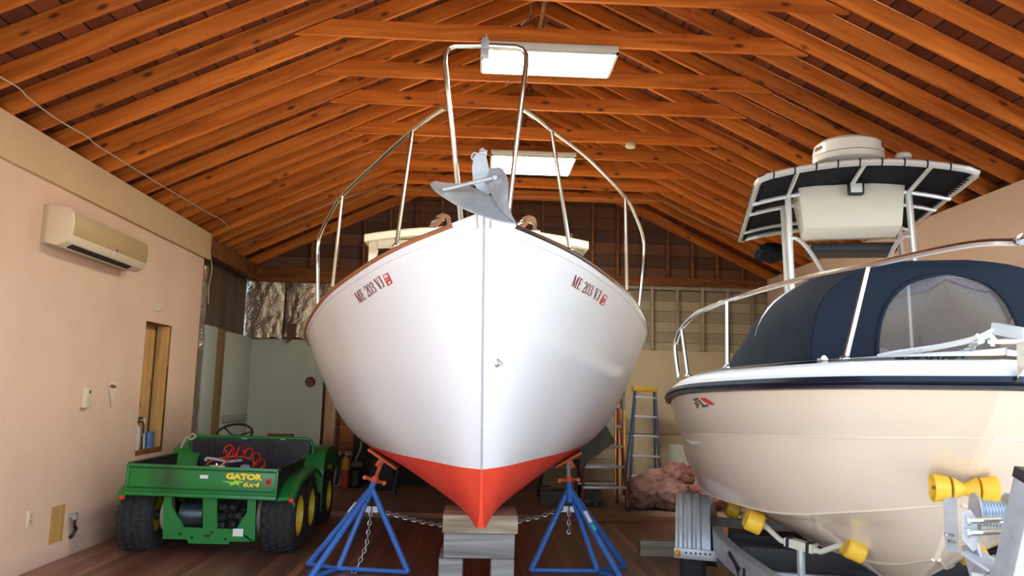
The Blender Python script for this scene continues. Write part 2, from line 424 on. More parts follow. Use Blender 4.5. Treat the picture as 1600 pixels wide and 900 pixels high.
for i, y in enumerate(ties):
    if i >= 3:
        nm = ordn[i - 3]
        ext = {0: ', cut by the top of the photo', 8: ', against the gable'}.get(i - 3, '')
        zt = 4.38; half = lambda z: (z - ZW) / SL
        xa, xb = XL + half(zt) + .02, XR - half(zt) - .02
        M = Matrix.Translation((XC, y, zt))
        if tproto[0] is None:
            mb = MB().prism([(xa - XC, 0), (xb - XC, 0), (xb - XC - .14 / SL, .14), (xa - XC + .14 / SL, .14)], lambda a, b, d: V((a, d, b)), .021, .059)
            tproto[0] = tag(build('collar_tie', mb, m_raft, origin=M, local=True, bevel=.003), 'orange pine collar tie, ' + nm + ' from the front' + ext, 'beam', 'collar ties')
        else:
            copy_thing(tproto[0], M, 'orange pine collar tie, ' + nm + ' from the front' + ext, 'collar ties')
    for side in ('left', 'right'):
        lab = ('orange %s-slope rafter carrying the %s collar tie' % (side, ordn[i - 3])) if i >= 3 else \
              'orange %s-slope rafter, %s one nearer the viewer than the first collar tie' % (side, ['sixth', 'fourth', 'second'][i])
        place_rafter(side, y, lab, proto)
        y2 = (y + ties[i + 1]) / 2 if i + 1 < len(ties) else y + .38
        if i < 2: lab = 'orange %s-slope rafter, %s one nearer the viewer than the first collar tie' % (side, ['fifth', 'third'][i])
        elif i == 2: lab = 'orange %s-slope rafter, just nearer the viewer than the first collar tie' % side
        elif i + 1 < len(ties): lab = 'orange %s-slope rafter between the %s and %s collar ties' % (side, ordn[i - 3], ordn[i - 2])
        else: lab = 'orange %s-slope rafter between the last collar tie and the gable' % side
        place_rafter(side, y2, lab, proto)
for side in ('left', 'right'):
    place_rafter(side, YB + .03, 'brown %s-slope end rafter lying against the back gable' % side, proto)
tag(build('ridge_board', MB().span((XC - .02, 2.95, roof(XC) + .03), (XC + .02, YB, roof(XC) + .2)), m_old), 'dark ridge board along the peak of the roof', 'beam')
# gable studs
k = 0
side_names = []
for j in range(-8, 10):
    x = XC + .02 + j * .41
    top = roof(x) - .01
    if top - zp < .12: continue
    side = 'left' if j < 0 else 'right'
    n = abs(j) if j < 0 else j + 1
    lab = 'brown gable stud on the back wall, %s %s of the roof peak' % (ordn[n - 1], side) if n <= 12 else ''
    o = build('gable_stud', MB().span((x - .021, YB + .012, zp), (x + .021, YB + .1, top)), m_old, bevel=.002)
    tag(o, lab, 'stud', 'gable studs')
# right half of back wall: whitewashed studs over tan plywood
n = 0
for x in [1.55 + .413 * i for i in range(8)]:
    o = build('wall_stud', MB().span((x - .022, YB + .02, 2.26), (x + .022, YB + .1, 3.3)), m_white_stud, bevel=.002)
    tag(o, 'whitewashed wall stud on the back wall, %s from the left' % ordn[n], 'stud', 'whitewashed back wall studs'); n += 1
lumber('wall_blocking', 'whitewashed rail under the plate of the back wall', (1.3, YB + .03, 3.24), (XR - .02, YB + .1, 3.3), m_white_stud, 'rail')
tag(build('plywood_sheet', MB().span((2.36, YB + .04, .93), (XR - .02, YB + .085, 2.25)), m_tanply, bevel=.003), 'upper tan plywood panel on the back wall behind the blue ladder', 'panel', 'tan back wall panels')
tag(build('plywood_sheet', MB().span((2.36, YB + .04, .06), (XR - .02, YB + .085, .92)), m_tanply, bevel=.003), 'lower tan plywood panel on the back wall behind the insulation heap', 'panel', 'tan back wall panels')
lumber('door_post', 'dark brown post beside the tan plywood, behind the red ladder', (2.2, YB + .03, .06), (2.3, YB + .1, 2.2), m_old, 'post')
# left half of back wall
def disc_hole_panel():
    # plywood sheet with a round hole: ring of quads around the hole
    x0, x1, z0, z1 = XL - .15, -2.42, .06, 2.27; cx, cz, r = -2.62, 1.606, .085
    n = 32; outer = []; inner = []
    for i in range(n):
        a = 2 * PI * i / n; d = (math.cos(a), math.sin(a))
        t = min([((x1 if d[0] > 0 else x0) - cx) / d[0] if abs(d[0]) > 1e-6 else 1e9, ((z1 if d[1] > 0 else z0) - cz) / d[1] if abs(d[1]) > 1e-6 else 1e9])
        outer.append((cx + d[0] * t, cz + d[1] * t)); inner.append((cx + r * d[0], cz + r * d[1]))
    # corners: add them by snapping nearest outer samples
    for c in ((x0, z0), (x0, z1), (x1, z0), (x1, z1)):
        j = min(range(n), key=lambda i: (outer[i][0] - c[0]) ** 2 + (outer[i][1] - c[1]) ** 2); outer[j] = c
    mb = MB()
    rows = [[V((a, y, b)) for a, b in ring] for y, ring in ((YB + .05, inner), (YB + .05, outer), (YB + .08, outer), (YB + .08, inner), (YB + .05, inner))]
    return mb.grid(rows, closed=True)
tag(build('plywood_sheet', disc_hole_panel(), m_ply), 'grey green plywood sheet with a round hole, on the back wall', 'panel')
tag(build('plywood_sheet', MB().span((XL - .04, 11.36, .06), (XL - .01, YB + .03, 2.28)), m_ply, bevel=.002), 'grey green plywood sheet on the left wall behind the steering wheel', 'panel')
tag(build('plywood_sheet', MB().span((XL - .04, 10.5, .06), (XL - .012, 10.98, 2.3)), m_ply, bevel=.002), 'narrow grey green plywood strip beside the end of the peach wall', 'panel')
lumber('wall_stud', 'brown bare stud standing between two grey green plywood sheets', (XL - .06, 11.0, .06), (XL - .02, 11.34, 2.3), wood('tan brown stud', srgb(150, 116, 72), srgb(120, 88, 54), srgb(70, 46, 26), axis='Z', knots=False), 'stud')
lumber('batten', 'thin wooden batten nailed low across the grey green plywood', (XL - .01, 11.4, 1.0), (XL + .01, YB - .02, 1.1), mat('grey batten', srgb(140, 138, 128), .7), 'batten')
lumber('door_jamb', 'unpainted pine door jamb right of the holed plywood', (-2.36, YB + .0, .06), (-2.2, YB + .1, 2.4), wood('raw tan jamb', srgb(170, 140, 104), srgb(140, 110, 80), srgb(80, 56, 36), axis='Z'), 'jamb')
lumber('door_jamb', 'second grey brown jamb board behind the white hull', (-2.12, YB + .03, .06), (-1.9, YB + .1, 2.3), m_old, 'jamb')
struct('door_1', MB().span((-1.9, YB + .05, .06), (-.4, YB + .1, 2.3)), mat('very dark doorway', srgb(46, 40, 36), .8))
# foil-faced insulation: crumpled sheets
m_foil = mat('silver foil facing', srgb(214, 202, 180), .3, metal=.85, noise=(5, .6, (3, 3, .6), srgb(140, 118, 92)), bump=(26, .8))
def foil(x0, x1, z0, z1, y, seed, axis='x'):
    from mathutils import noise
    rows = []; nx, nz = max(4, int((x1 - x0) / .03)), int((z1 - z0) / .03)
    for i in range(nz + 1):
        row = []
        for k in range(nx + 1):
            x = x0 + (x1 - x0) * k / nx; z = z0 + (z1 - z0) * i / nz
            d = .022 * noise.fractal(V((x * 13, z * 5, seed)), 1, 2, 5) - .03 * math.sin(PI * k / nx)
            if i == 0: z += .05 * noise.noise(V((x * 6, seed, 0)))
            row.append(V((x, y + d, z)) if axis == 'x' else V((y - d, x, z)))
        rows.append(row)
    mb = MB().grid(rows); mb2 = MB().grid([[p + (V((0, .03, 0)) if axis == 'x' else V((-.03, 0, 0))) for p in r] for r in rows])
    return mb.merge(mb2)
tag(build('insulation_batt', foil(XL - .15, -3.1, 2.28, 3.17, YB + .03, 1), m_foil), 'crumpled foil insulation batt in the far left corner of the back wall', 'insulation', 'foil insulation batts')
tag(build('insulation_batt', foil(-3.07, -2.6, 2.3, 3.17, YB + .03, 2), m_foil), 'smoother foil insulation batt on the back wall, second from the corner', 'insulation', 'foil insulation batts')
tag(build('insulation_batt', foil(-2.56, -2.15, 2.28, 3.17, YB + .03, 3), m_foil), 'foil insulation batt on the back wall, half hidden by the white hull', 'insulation', 'foil insulation batts')
tag(build('insulation_batt', foil(10.22, 10.47, .3, 3.05, XL - .03, 4, 'y'), m_foil), 'narrow foil insulation strip edging the end of the peach wall', 'insulation', 'foil insulation batts')
tag(build('paper_flap', MB().prism([(-3.02, 2.5), (-2.86, 2.52), (-2.88, 2.3), (-3.0, 2.2)], lambda a, b, d: V((a, d, b)), YB - .03, YB - .02), mat('brown torn paper', srgb(96, 62, 44), .8)), 'torn brown paper flap hanging below the foil insulation', 'paper')
# plank boarding of the rear left wall carries through behind; wires on it
# ------------------------------------------------------------------ lobster boat on its blocks
m_gel = mat('white gelcoat', srgb(246, 245, 243), .22, coat=.3, noise=(1.1, .25, (1, 1, 1), srgb(236, 234, 230)))
m_bottom = mat('red bottom paint', srgb(250, 82, 54), .55, noise=(2.5, .45, (1, 1, 1), srgb(222, 50, 34)))
m_cream = mat('cream gelcoat deck', srgb(238, 230, 210), .35)
m_steel = mat('polished stainless', srgb(222, 220, 214), .16, metal=1)
m_galv = mat('galvanised steel', srgb(184, 185, 184), .4, metal=.35, noise=(14, .5, (1, 1, 1), srgb(150, 151, 152)), bump=(50, .08))
m_dark = mat('black rubber', srgb(24, 24, 26), .6)
m_glassdark = mat('tinted cabin glass', srgb(20, 24, 26), .08, coat=.5)
m_teak = mat('oiled teak', srgb(176, 112, 72), .45, noise=(9, .5, (1, 1, 1), srgb(140, 84, 52)))
m_red_letter = mat('dark red lettering', srgb(136, 30, 42), .5)
m_sticker = mat('red sticker', srgb(214, 50, 46), .5)
m_rope = mat('tan rope', srgb(182, 130, 92), .8)
m_white_l = mat('white lettering', srgb(240, 225, 220), .6)

MBOAT = Matrix.Translation((.055, 0, .6)) @ Matrix.Rotation(-.026, 4, 'Y') @ Matrix.Translation((0, 4.8, -.6)) @ Matrix.Rotation(.009, 4, 'Z') @ Matrix.Translation((0, -4.8, 0))
boat = root('lobster_boat', 'white lobster boat with red bottom propped bow-first on blocks and blue stands', 'boat', Matrix.Translation((.055, 5.0, 0)))
WORLD[boat.name] = Matrix.Translation((.055, 5.0, 0))
# control net: stations from stem aft, each row from keel to sheer (y, half-breadth, z)
ST = [
 [(5.16, .022, .655), (5.10, .012, .74), (5.02, .008, .88), (4.935, .007, 1.04), (4.85, .007, 1.32), (4.75, .007, 1.66), (4.60, .01, 2.08), (4.40, .03, 2.505)],
 [(5.30, .036, .642), (5.28, .075, .745), (5.20, .115, .88), (5.14, .15, 1.04), (5.08, .20, 1.32), (5.0, .27, 1.66), (4.93, .37, 2.05), (4.84, .47, 2.42)],
 [(5.62, .05, .632), (5.62, .145, .735), (5.60, .26, .87), (5.56, .36, 1.045), (5.52, .48, 1.32), (5.46, .60, 1.65), (5.38, .70, 2.01), (5.30, .80, 2.335)],
 [(6.20, .055, .62), (6.20, .23, .72), (6.20, .47, .88), (6.18, .67, 1.055), (6.16, .86, 1.32), (6.14, 1.00, 1.64), (6.12, 1.10, 1.95), (6.10, 1.19, 2.225)],
 [(7.1, .06, .61), (7.1, .27, .715), (7.1, .62, .875), (7.1, .985, 1.07), (7.1, 1.195, 1.31), (7.1, 1.335, 1.59), (7.1, 1.445, 1.83), (7.1, 1.52, 2.045)],
 [(8.2, .06, .60), (8.2, .33, .70), (8.2, .75, .875), (8.2, 1.16, 1.075), (8.2, 1.36, 1.29), (8.2, 1.48, 1.54), (8.2, 1.56, 1.75), (8.2, 1.61, 1.93)],
 [(9.8, .06, .58), (9.8, .34, .70), (9.8, .80, .88), (9.8, 1.24, 1.075), (9.8, 1.42, 1.27), (9.8, 1.53, 1.48), (9.8, 1.60, 1.68), (9.8, 1.64, 1.84)],
 [(11.75, .06, .57), (11.75, .34, .72), (11.75, .80, .88), (11.75, 1.2, 1.07), (11.75, 1.36, 1.26), (11.75, 1.46, 1.46), (11.75, 1.50, 1.64), (11.75, 1.53, 1.80)],
]
def hull_net(ST, ns, nj):
    rows = [cr([V((p[1], p[0], p[2])) for p in st], nj) for st in ST]      # along the section
    cols = [cr([rows[i][j] for i in range(len(rows))], ns) for j in range(len(rows[0]))]
    return [[cols[j][i] for j in range(len(cols))] for i in range(len(cols[0]))]   # [station][row]
NET = hull_net(ST, 10, 6)
WL = 3 * 6
def hullpart(net, j0, j1, M, side):
    return MB().grid([[M @ V((side * max(p.x, .0), p.y, p.z)) for p in r[j0:j1 + 1]] for r in net])
def closed_hull(net, j0, j1, M, stem=True, transom=True, keel=True):
    mb = MB(); rows = []
    for r in net:
        a = [M @ V((-p.x, p.y, p.z)) for p in reversed(r[j0:j1 + 1])]; b = [M @ V((p.x, p.y, p.z)) for p in r[j0:j1 + 1]]
        rows.append((a, b))
    mb.grid([a for a, b in rows]); mb.grid([b for a, b in rows])
    if keel: mb.grid([[a[-1], b[0]] for a, b in rows])
    if stem: mb.grid([[a, b] for a, b in zip(rows[0][0][::-1], rows[0][1])])
    if transom: mb.grid([[a, b] for a, b in zip(rows[-1][0][::-1], rows[-1][1])])
    return mb
build('topsides', closed_hull(NET, WL, 42, MBOAT, keel=False), m_gel, boat, smooth=.5)
build('bottom', closed_hull(NET, 0, WL, MBOAT), m_bottom, boat, smooth=.5)
# deck with camber, toe rail and rub rail along the sheer
def sheer(k, dx=0, dz=0, dy=0):
    p = NET[k][42]; return V((max(p.x + dx, .0), p.y + dy, p.z + dz))
rows = []
for k in range(len(NET)):
    p = NET[k][42]; row = []
    for q in range(-6, 7):
        t = q / 6; row.append(MBOAT @ V((p.x * t * .99, p.y + .01, p.z - .02 + .05 * p.x * (1 - t * t))))
    rows.append(row)
build('deck', MB().grid(rows), m_cream, boat)
for s in (-1, 1):
    pts = [MBOAT @ V((s * max(NET[k][42].x + .016, .03), NET[k][42].y + (0 if k else -.012), NET[k][42].z - .012)) for k in range(3, len(NET), 2)]
    rr = build('rub_rail', MB().tube(pts, .014, 8), m_teak if s < 0 else m_steel, boat)
    tag(rr, label='brown teak rub rail' if s < 0 else 'grey metal rub rail')
    pts = [MBOAT @ V((s * max(NET[k][42].x - .01, .012), NET[k][42].y + .01, NET[k][42].z + .004)) for k in range(0, len(NET), 2)]
    build('toe_rail', MB().tube(pts, .012, 8), m_gel, boat)
    # soft moulded band just below the rail
    rows = []
    for k in range(0, len(NET)):
        r = NET[k]; rows.append([MBOAT @ V((s * (r[j].x + o), r[j].y - o * .6, r[j].z)) for j, o in ((42, .004), (42, .014), (41, .014), (41, .0))])
    build('sheer_band', MB().grid(rows), m_gel, boat)
build('stem_band', MB().tube([MBOAT @ V((0, NET[0][j].y - .008, NET[0][j].z)) for j in range(42, 17, -2)], .006, 6), m_galv, boat)
# towing eye just right of the stem
def net_at(fi, fj):
    i = int(fi); j = int(fj); a = fi - i; b = fj - j
    i2 = min(i + 1, len(NET) - 1); j2 = min(j + 1, 42)
    return (NET[i][j] * (1 - a) + NET[i2][j] * a) * (1 - b) + (NET[i][j2] * (1 - a) + NET[i2][j2] * a) * b
def hull_hit(u, v, side, net=None, M=None):
    net = net or NET; M = M or MBOAT; best = None
    for i in range(len(net)):
        for j in range(len(net[0])):
            p = M @ V((side * net[i][j].x, net[i][j].y, net[i][j].z)); q = proj(p)
            d = (q[0] - u) ** 2 + (q[1] - v) ** 2
            if best is None or d < best[0]: best = (d, i, j)
    _, i, j = best
    def at(fi, fj):
        fi = min(max(fi, 0), len(net) - 1.001); fj = min(max(fj, 0), len(net[0]) - 1.001)
        i = int(fi); j = int(fj); a = fi - i; b = fj - j
        p = (net[i][j] * (1 - a) + net[i + 1][j] * a) * (1 - b) + (net[i][j + 1] * (1 - a) + net[i + 1][j + 1] * a) * b
        return M @ V((side * p.x, p.y, p.z))
    fi, fj = float(i), float(j); st = .5
    for _ in range(40):
        c = [(fi + a * st, fj + b * st) for a in (-1, 0, 1) for b in (-1, 0, 1)]
        b = min(c, key=lambda q: (proj(at(*q))[0] - u) ** 2 + (proj(at(*q))[1] - v) ** 2)
        if b == (fi, fj): st *= .6
        fi, fj = b
    p = at(fi, fj); e = .3
    n = (at(fi + e, fj) - at(fi - e, fj)).cross(at(fi, fj + e) - at(fi, fj - e)).normalized()
    if n.dot(CAM - p) < 0: n = -n
    return p, n
p, n = hull_hit(777, 567, 1)
build('bow_eye', MB().lathe([(.026, -.005), (.026, .006), (.02, .012), (.008, .014), (.008, .03), (0, .032)], p, n, 16).tube([p + n * .012 + V((0, 0, .022)), p + n * .035 + V((0, 0, .01)), p + n * .035 - V((0, 0, .01)), p + n * .012 - V((0, 0, .022))], .006, 6), m_steel, boat)

# registration lettering, drawn as serif strokes laid on the hull
def stroke_glyph(ch):
    """list of polygons in a 1-high cell, and the advance"""
    P = []
    def seg(x0, y0, x1, y1, w):
        d = math.hypot(x1 - x0, y1 - y0); nx, ny = -(y1 - y0) / d * w / 2, (x1 - x0) / d * w / 2
        if abs(y1 - y0) > abs(x1 - x0): nx, ny = w / 2 * (1 if ny == 0 else 1), 0
        P.append([(x0 - nx, y0 - ny), (x1 - nx, y1 - ny), (x1 + nx, y1 + ny), (x0 + nx, y0 + ny)])
    def arc(pts):
        for (x0, y0, w0), (x1, y1, w1) in zip(pts, pts[1:]):
            d = math.hypot(x1 - x0, y1 - y0) or 1; nx, ny = -(y1 - y0) / d / 2, (x1 - x0) / d / 2
            P.append([(x0 - nx * w0, y0 - ny * w0), (x1 - nx * w1, y1 - ny * w1), (x1 + nx * w1, y1 + ny * w1), (x0 + nx * w0, y0 + ny * w0)])
    if ch == 'M':
        seg(.09, 0, .09, 1, .06); seg(.12, 1, .37, 0, .15); seg(.37, 0, .6, 1, .06); seg(.64, 0, .64, 1, .14)
        seg(0, .025, .2, .025, .05); seg(.5, .025, .78, .025, .05); seg(0, .975, .16, .975, .05); seg(.6, .975, .78, .975, .05); return P, .86
    if ch == 'E':
        seg(.13, 0, .13, 1, .14); seg(0, .025, .5, .025, .05); seg(0, .975, .48, .975, .05); seg(.13, .52, .38, .52, .05)
        seg(.46, .76, .46, 1, .05); seg(.49, 0, .49, .26, .05); seg(.37, .42, .37, .62, .05); return P, .6
    if ch == '2':
        arc([(.04, .72, .1), (.05, .88, .1), (.14, .97, .06), (.25, .98, .06), (.36, .92, .1), (.4, .78, .14), (.36, .6, .13), (.22, .36, .09), (.03, .07, .06)])
        seg(.02, .06, .44, .06, .12); seg(.44, 0, .44, .24, .05); return P, .54
    if ch == '0':
        o = [(.23 + .21 * math.sin(2 * PI * k / 20), .5 - .49 * math.cos(2 * PI * k / 20), .05 + .08 * abs(math.sin(2 * PI * k / 20))) for k in range(21)]; arc(o); return P, .53
    if ch == '3':
        arc([(.04, .8, .1), (.07, .92, .08), (.2, .98, .06), (.33, .92, .1), (.38, .78, .13), (.33, .6, .1), (.17, .53, .06)])
        arc([(.17, .53, .06), (.34, .47, .1), (.42, .3, .14), (.36, .1, .1), (.2, .02, .06), (.07, .07, .09), (.03, .2, .1)]); return P, .53
    if ch == 'V':
        seg(.12, 1, .34, 0, .15); seg(.34, 0, .54, 1, .06); seg(0, .975, .26, .975, .05); seg(.44, .975, .64, .975, .05); return P, .66
    if ch == 'J':
        seg(.26, .25, .26, 1, .14); arc([(.26, .28, .14), (.24, .08, .1), (.14, .01, .06), (.05, .06, .08), (.04, .18, .1)]); seg(.12, .975, .42, .975, .05); return P, .46
    return [], .3
def registration(side, c0, c1, top, stick):
    """c0, c1: baseline ends on the hull; top: point above c0; stick: four sticker corners"""
    glyphs = [stroke_glyph(c) for c in 'ME 203 VJ']; total = sum(a for _, a in glyphs); mb = MB(); x = 0
    (pa, na), (pb, nb), (pt, nt_) = [hull_hit(*q, side) for q in (c0, c1, top)]
    def surf(a, b):
        p = pa + (pb - pa) * a + (pt - pa) * b
        u, v = proj(p); q, n = hull_hit(u, v, side); return q + n * .004
    cache = {}
    N = 10; G = [[surf(i / N, j / 2) for j in range(3)] for i in range(N + 1)]
    def lay(a, b, lift=0):
        fi = min(max(a * N, 0), N - 1e-6); i = int(fi); t = fi - i; fj = min(max(b * 2, 0), 2 - 1e-6); j = int(fj); s = fj - j
        return ((G[i][j] * (1 - t) + G[i + 1][j] * t) * (1 - s) + (G[i][j + 1] * (1 - t) + G[i + 1][j + 1] * t) * s) + na * lift
    for polys, adv in glyphs:
        for P in polys: mb.add([lay((x + a) / total, b) for a, b in P], [tuple(range(len(P)))])
        x += adv
    o = build('registration_lettering', mb, m_red_letter, boat, smooth=None); tag(o, label='dark red letters ME 203 VJ')
    q = [hull_hit(*c, side) for c in stick]; w = [a + b * .004 for a, b in q]
    st = build('registration_sticker', MB().add(w, [(0, 1, 2, 3)]), m_sticker, boat, smooth=None); tag(st, label='red sticker after the letters')
    f = lambda a, b: (w[0] * (1 - a) + w[1] * a) * (1 - b) + (w[3] * (1 - a) + w[2] * a) * b + q[0][1] * .002
    mb = MB()
    for a0, b0, a1, b1 in ((.15, .08, .85, .28), (.2, .5, .8, .55), (.3, .15, .45, .4), (.6, .15, .75, .4), (.35, .72, .8, .92)):
        mb.add([f(a0, b0), f(a1, b0), f(a1, b1), f(a0, b1)], [(0, 1, 2, 3)])
    build('sticker_print', mb, m_white_l, st, smooth=None)
registration(-1, (562.5, 474), (603.5, 446.5), (553.5, 458.5), [(598.5, 430.5), (606.5, 425.5), (614, 442), (606.5, 447)])
registration(1, (891.5, 446), (934.5, 471), (898.5, 429), [(943.5, 459.5), (949, 463), (941.5, 478), (935.5, 474)])

# bow rail: a tall pulpit hoop and two side rails on stanchions
def rail_pts(px): return [aty(u, v, y) for u, v, y in px]
hoop = rail_pts([(721, 350, 4.78), (707, 205, 4.66), (694.5, 98, 4.55), (695.5, 84, 4.55), (701, 75, 4.55), (711, 71, 4.55), (757, 71, 4.52), (806, 73.5, 4.55), (816, 77, 4.55), (822, 85, 4.55), (822.5, 97, 4.55), (808, 215, 4.66), (793, 349, 4.78)])
br = tag(build('bow_rail', MB().tube(hoop, .0165, 10), m_steel, boat), label='polished steel bow rail with a tall hoop')
for s, pl in ((-1, [(694.5, 168, 4.62), (670, 184, 4.8), (645, 203, 5.0), (590, 252, 5.5), (535, 305, 6.0), (516, 335, 6.25), (503, 360, 6.42), (497, 382, 6.5), (496.5, 420, 6.5), (497, 478, 6.5)]),
              (1, [(816.5, 170, 4.62), (840, 186, 4.8), (862, 204, 5.0), (922, 250, 5.5), (977, 308, 6.0), (992, 335, 6.25), (1002, 360, 6.42), (1006, 382, 6.5), (1003, 430, 6.5), (998, 482, 6.5)])):
    build('side_rail', MB().tube(cr(rail_pts(pl), 4), .0145, 8), m_steel, br)
for a, b, y in (((645, 203), (619, 386), 5.0), ((535, 305), (519, 453), 6.0), ((862, 204), (891, 392), 5.0), ((977, 308), (979.5, 458), 6.0)):
    build('stanchion', MB().tube([aty(*a, y), aty(*b, y + .06)], .0135, 8).lathe([(.03, 0), (.03, .008), (.016, .02)], aty(*b, y + .06), (0, 0, 1), 12), m_steel, br)
c = aty(758, 71, 4.52)
o = build('rail_clamp', MB().box(c, (.05, .05, .055)).box(c + V((0, 0, .035)), (.035, .04, .02)).box(c - V((0, 0, .05)), (.05, .05, .05)).tube([c + V((.005, 0, .04)), c + V((.005, 0, .075))], .006, 6).tube([c - V((.012, 0, .07)), c - V((.012, 0, .095))], .008, 6), m_galv, br, bevel=.006)

# plough anchor on the bow roller
an = root('anchor', 'galvanised plough anchor sitting on the bow roller of the white boat', 'anchor', Matrix.Translation(V((.0, 4.3, 2.55))))
A = lambda u, v, y: aty(u, v, y)
mb = MB()
def sheet(pts_rows, t=.008):
    """thin curved plate with real thickness"""
    n = []; rows = pts_rows
    R, C = len(rows), len(rows[0]); off = []
    for i in range(R):
        r = []
        for j in range(C):
            a = rows[min(i + 1, R - 1)][j] - rows[max(i - 1, 0)][j]; b = rows[i][min(j + 1, C - 1)] - rows[i][max(j - 1, 0)]
            nn = a.cross(b); nn = nn.normalized() if nn.length > 1e-9 else V((0, 0, 1)); r.append(rows[i][j] + nn * t)
        off.append(r)
    mb = MB().grid(rows).grid(off)
    edge = [(0, j) for j in range(C)] + [(i, C - 1) for i in range(1, R)] + [(R - 1, j) for j in range(C - 2, -1, -1)] + [(i, 0) for i in range(R - 2, 0, -1)]
    mb.grid([[rows[i][j] for i, j in edge + edge[:1]], [off[i][j] for i, j in edge + edge[:1]]])
    return mb
# left fluke: broad curved blade sweeping up to the left; right fluke: upright blade; both meet in the point at lower right
tip = A(806, 349, 3.98)
lo = [A(672, 288, 4.28), A(684, 300, 4.2), A(712, 318, 4.12), A(742, 332, 4.06), A(775, 343, 4.02), tip]
mi = [A(674, 285, 4.3), A(690, 292, 4.28), A(715, 304, 4.22), A(745, 316, 4.16), A(780, 334, 4.06), tip + V((0, .01, .004))]
hi = [A(680, 283, 4.34), A(700, 286, 4.36), A(725, 288, 4.34), A(752, 298, 4.28), A(776, 312, 4.16), A(792, 334, 4.06)]
build('fluke', sheet([cr(lo, 3), cr(mi, 3), cr(hi, 3)]), m_galv, an, smooth=1.0)
lo2 = [A(756, 284, 4.22), A(766, 300, 4.2), A(775, 318, 4.12), A(790, 336, 4.04), tip]
mi2 = [A(762, 272, 4.2), A(774, 286, 4.16), A(781, 305, 4.1), A(790, 326, 4.04), tip + V((.004, .006, .002))]
hi2 = [A(765, 262, 4.22), A(785, 263, 4.2), A(794, 286, 4.12), A(794, 316, 4.08), A(801, 338, 4.02)]
build('fluke', sheet([cr(lo2, 3), cr(mi2, 3), cr(hi2, 3)]), m_galv, an, smooth=1.0)
build('brace_bar', MB().tube([A(694, 296, 4.22), A(773, 277, 4.16)], .011, 8).blob(A(694, 296, 4.22), (.016, .016, .012), 1, 0, 8).blob(A(773, 277, 4.16), (.018, .018, .018), 1, 0, 8), m_galv, an)
# shank: a flat tapering bar up to the shackle end
sh = [(741, 284), (739, 262), (742, 245), (748, 240), (757, 239), (761, 258), (765, 275), (764, 310), (757, 313), (750, 300)]
f = MB(); q = [A(u, v, 4.3) for u, v in sh]; q2 = [A(u, v, 4.345) for u, v in sh]; n = len(q)
f.add(q + q2, [tuple(range(n)), tuple(range(2 * n - 1, n - 1, -1))] + [(i, (i + 1) % n, n + (i + 1) % n, n + i) for i in range(n)])
build('shank', f, m_galv, an, bevel=.006)
c1 = A(743.5, 245, 4.31)
build('shackle', MB().tube([c1 + V((.018 * math.cos(t * PI / 5) - .005, 0, .022 * math.sin(t * PI / 5))) for t in range(10)], .006, 6, closed=True).tube([A(749, 238, 4.3), A(761, 239, 4.3)], .014, 8).tube([A(754, 234, 4.28), A(754, 242, 4.34)], .012, 8), m_galv, an)
build('roller_slot', MB().tube([A(757, 311, 4.24), A(770, 306, 4.24)], .018, 8), m_dark, an)
# bow roller fitting on the stem head
build('bow_roller', MB().prism([(-.05, 0), (.05, 0), (.05, .04), (-.05, .04)], lambda a, b, d: MBOAT @ V((a, d, 2.5 + b)), 4.27, 4.9), m_galv, boat, bevel=.006)
# rope-wrapped chocks on both sides of the foredeck
for s, (u, v), lab in ((-1, (690, 347), 'rope-wrapped bow chock on the left foredeck edge'), (1, (824, 350), 'rope-wrapped bow chock on the right foredeck edge')):
    c = A(u, v, 4.9)
    ch = build('bow_chock', MB().tube([c + V((-.075, 0, -.045)), c + V((-.06, 0, .0)), c + V((-.02, 0, .02)), c + V((.02, 0, .018))], .012, 8).tube([c + V((.06 * s, .0, -.04)), c + V((.045 * s, 0, 0)), c + V((0, 0, .015))], .01, 8).box(c + V((0, 0, -.055)), (.16, .05, .02)), m_steel, boat)
    build('rope', MB().tube(cr([c + V((-.08, -.01, -.05)), c + V((-.02, -.01, -.01)), c + V((.01, -.01, .035)), c + V((.04, 0, .03)), c + V((.05, .01, -.03))], 4), .014, 8).tube(cr([c + V((-.03, .01, .03)), c + V((.015, .0, .045)), c + V((.05, .0, .01))], 4), .012, 8), m_rope, ch)
# wheelhouse
yc = 7.55
def cab(u, v): return aty(u, v, yc)
zl, zr = cab(575, 412).x, cab(912, 400).x
hw = (zr - zl) / 2; cx = (zr + zl) / 2; zt = cab(600, 374).z
mb = MB()
mb.span((cx - hw, yc, 2.0), (cx - hw + .09, yc + 2.2, zt)); mb.span((cx + hw - .09, yc, 2.0), (cx + hw, yc + 2.2, zt))
mb.span((cx - hw, yc, zt - .09), (cx + hw, yc + .08, zt)).span((cx - hw, yc, 2.0), (cx + hw, yc + .08, zt - .55))
mb.span((cx - .07, yc, 2.0), (cx + .07, yc + .08, zt))
whs = build('wheelhouse', mb, m_cream, boat, bevel=.012)
rows = []
for y, k in ((yc - .09, 1), (yc - .1, .98), (yc + 2.35, .98), (yc + 2.36, 1)):
    rows.append([V((cx + (hw + .035) * t, y, zt + .025 + .11 * (1 - t * t))) for t in [q / 8 for q in range(-8, 9)]])
top = MB().grid(rows); bot = [[p - V((0, 0, .07)) for p in r] for r in rows]
top.grid(bot); top.grid([[a, b] for a, b in zip(rows[0], bot[0])]); top.grid([[a, b] for a, b in zip(rows[-1], bot[-1])])
top.grid([[r[0] for r in rows], [r[0] for r in bot]]); top.grid([[r[-1] for r in rows], [r[-1] for r in bot]])
build('roof', top, m_cream, whs, bevel=0)
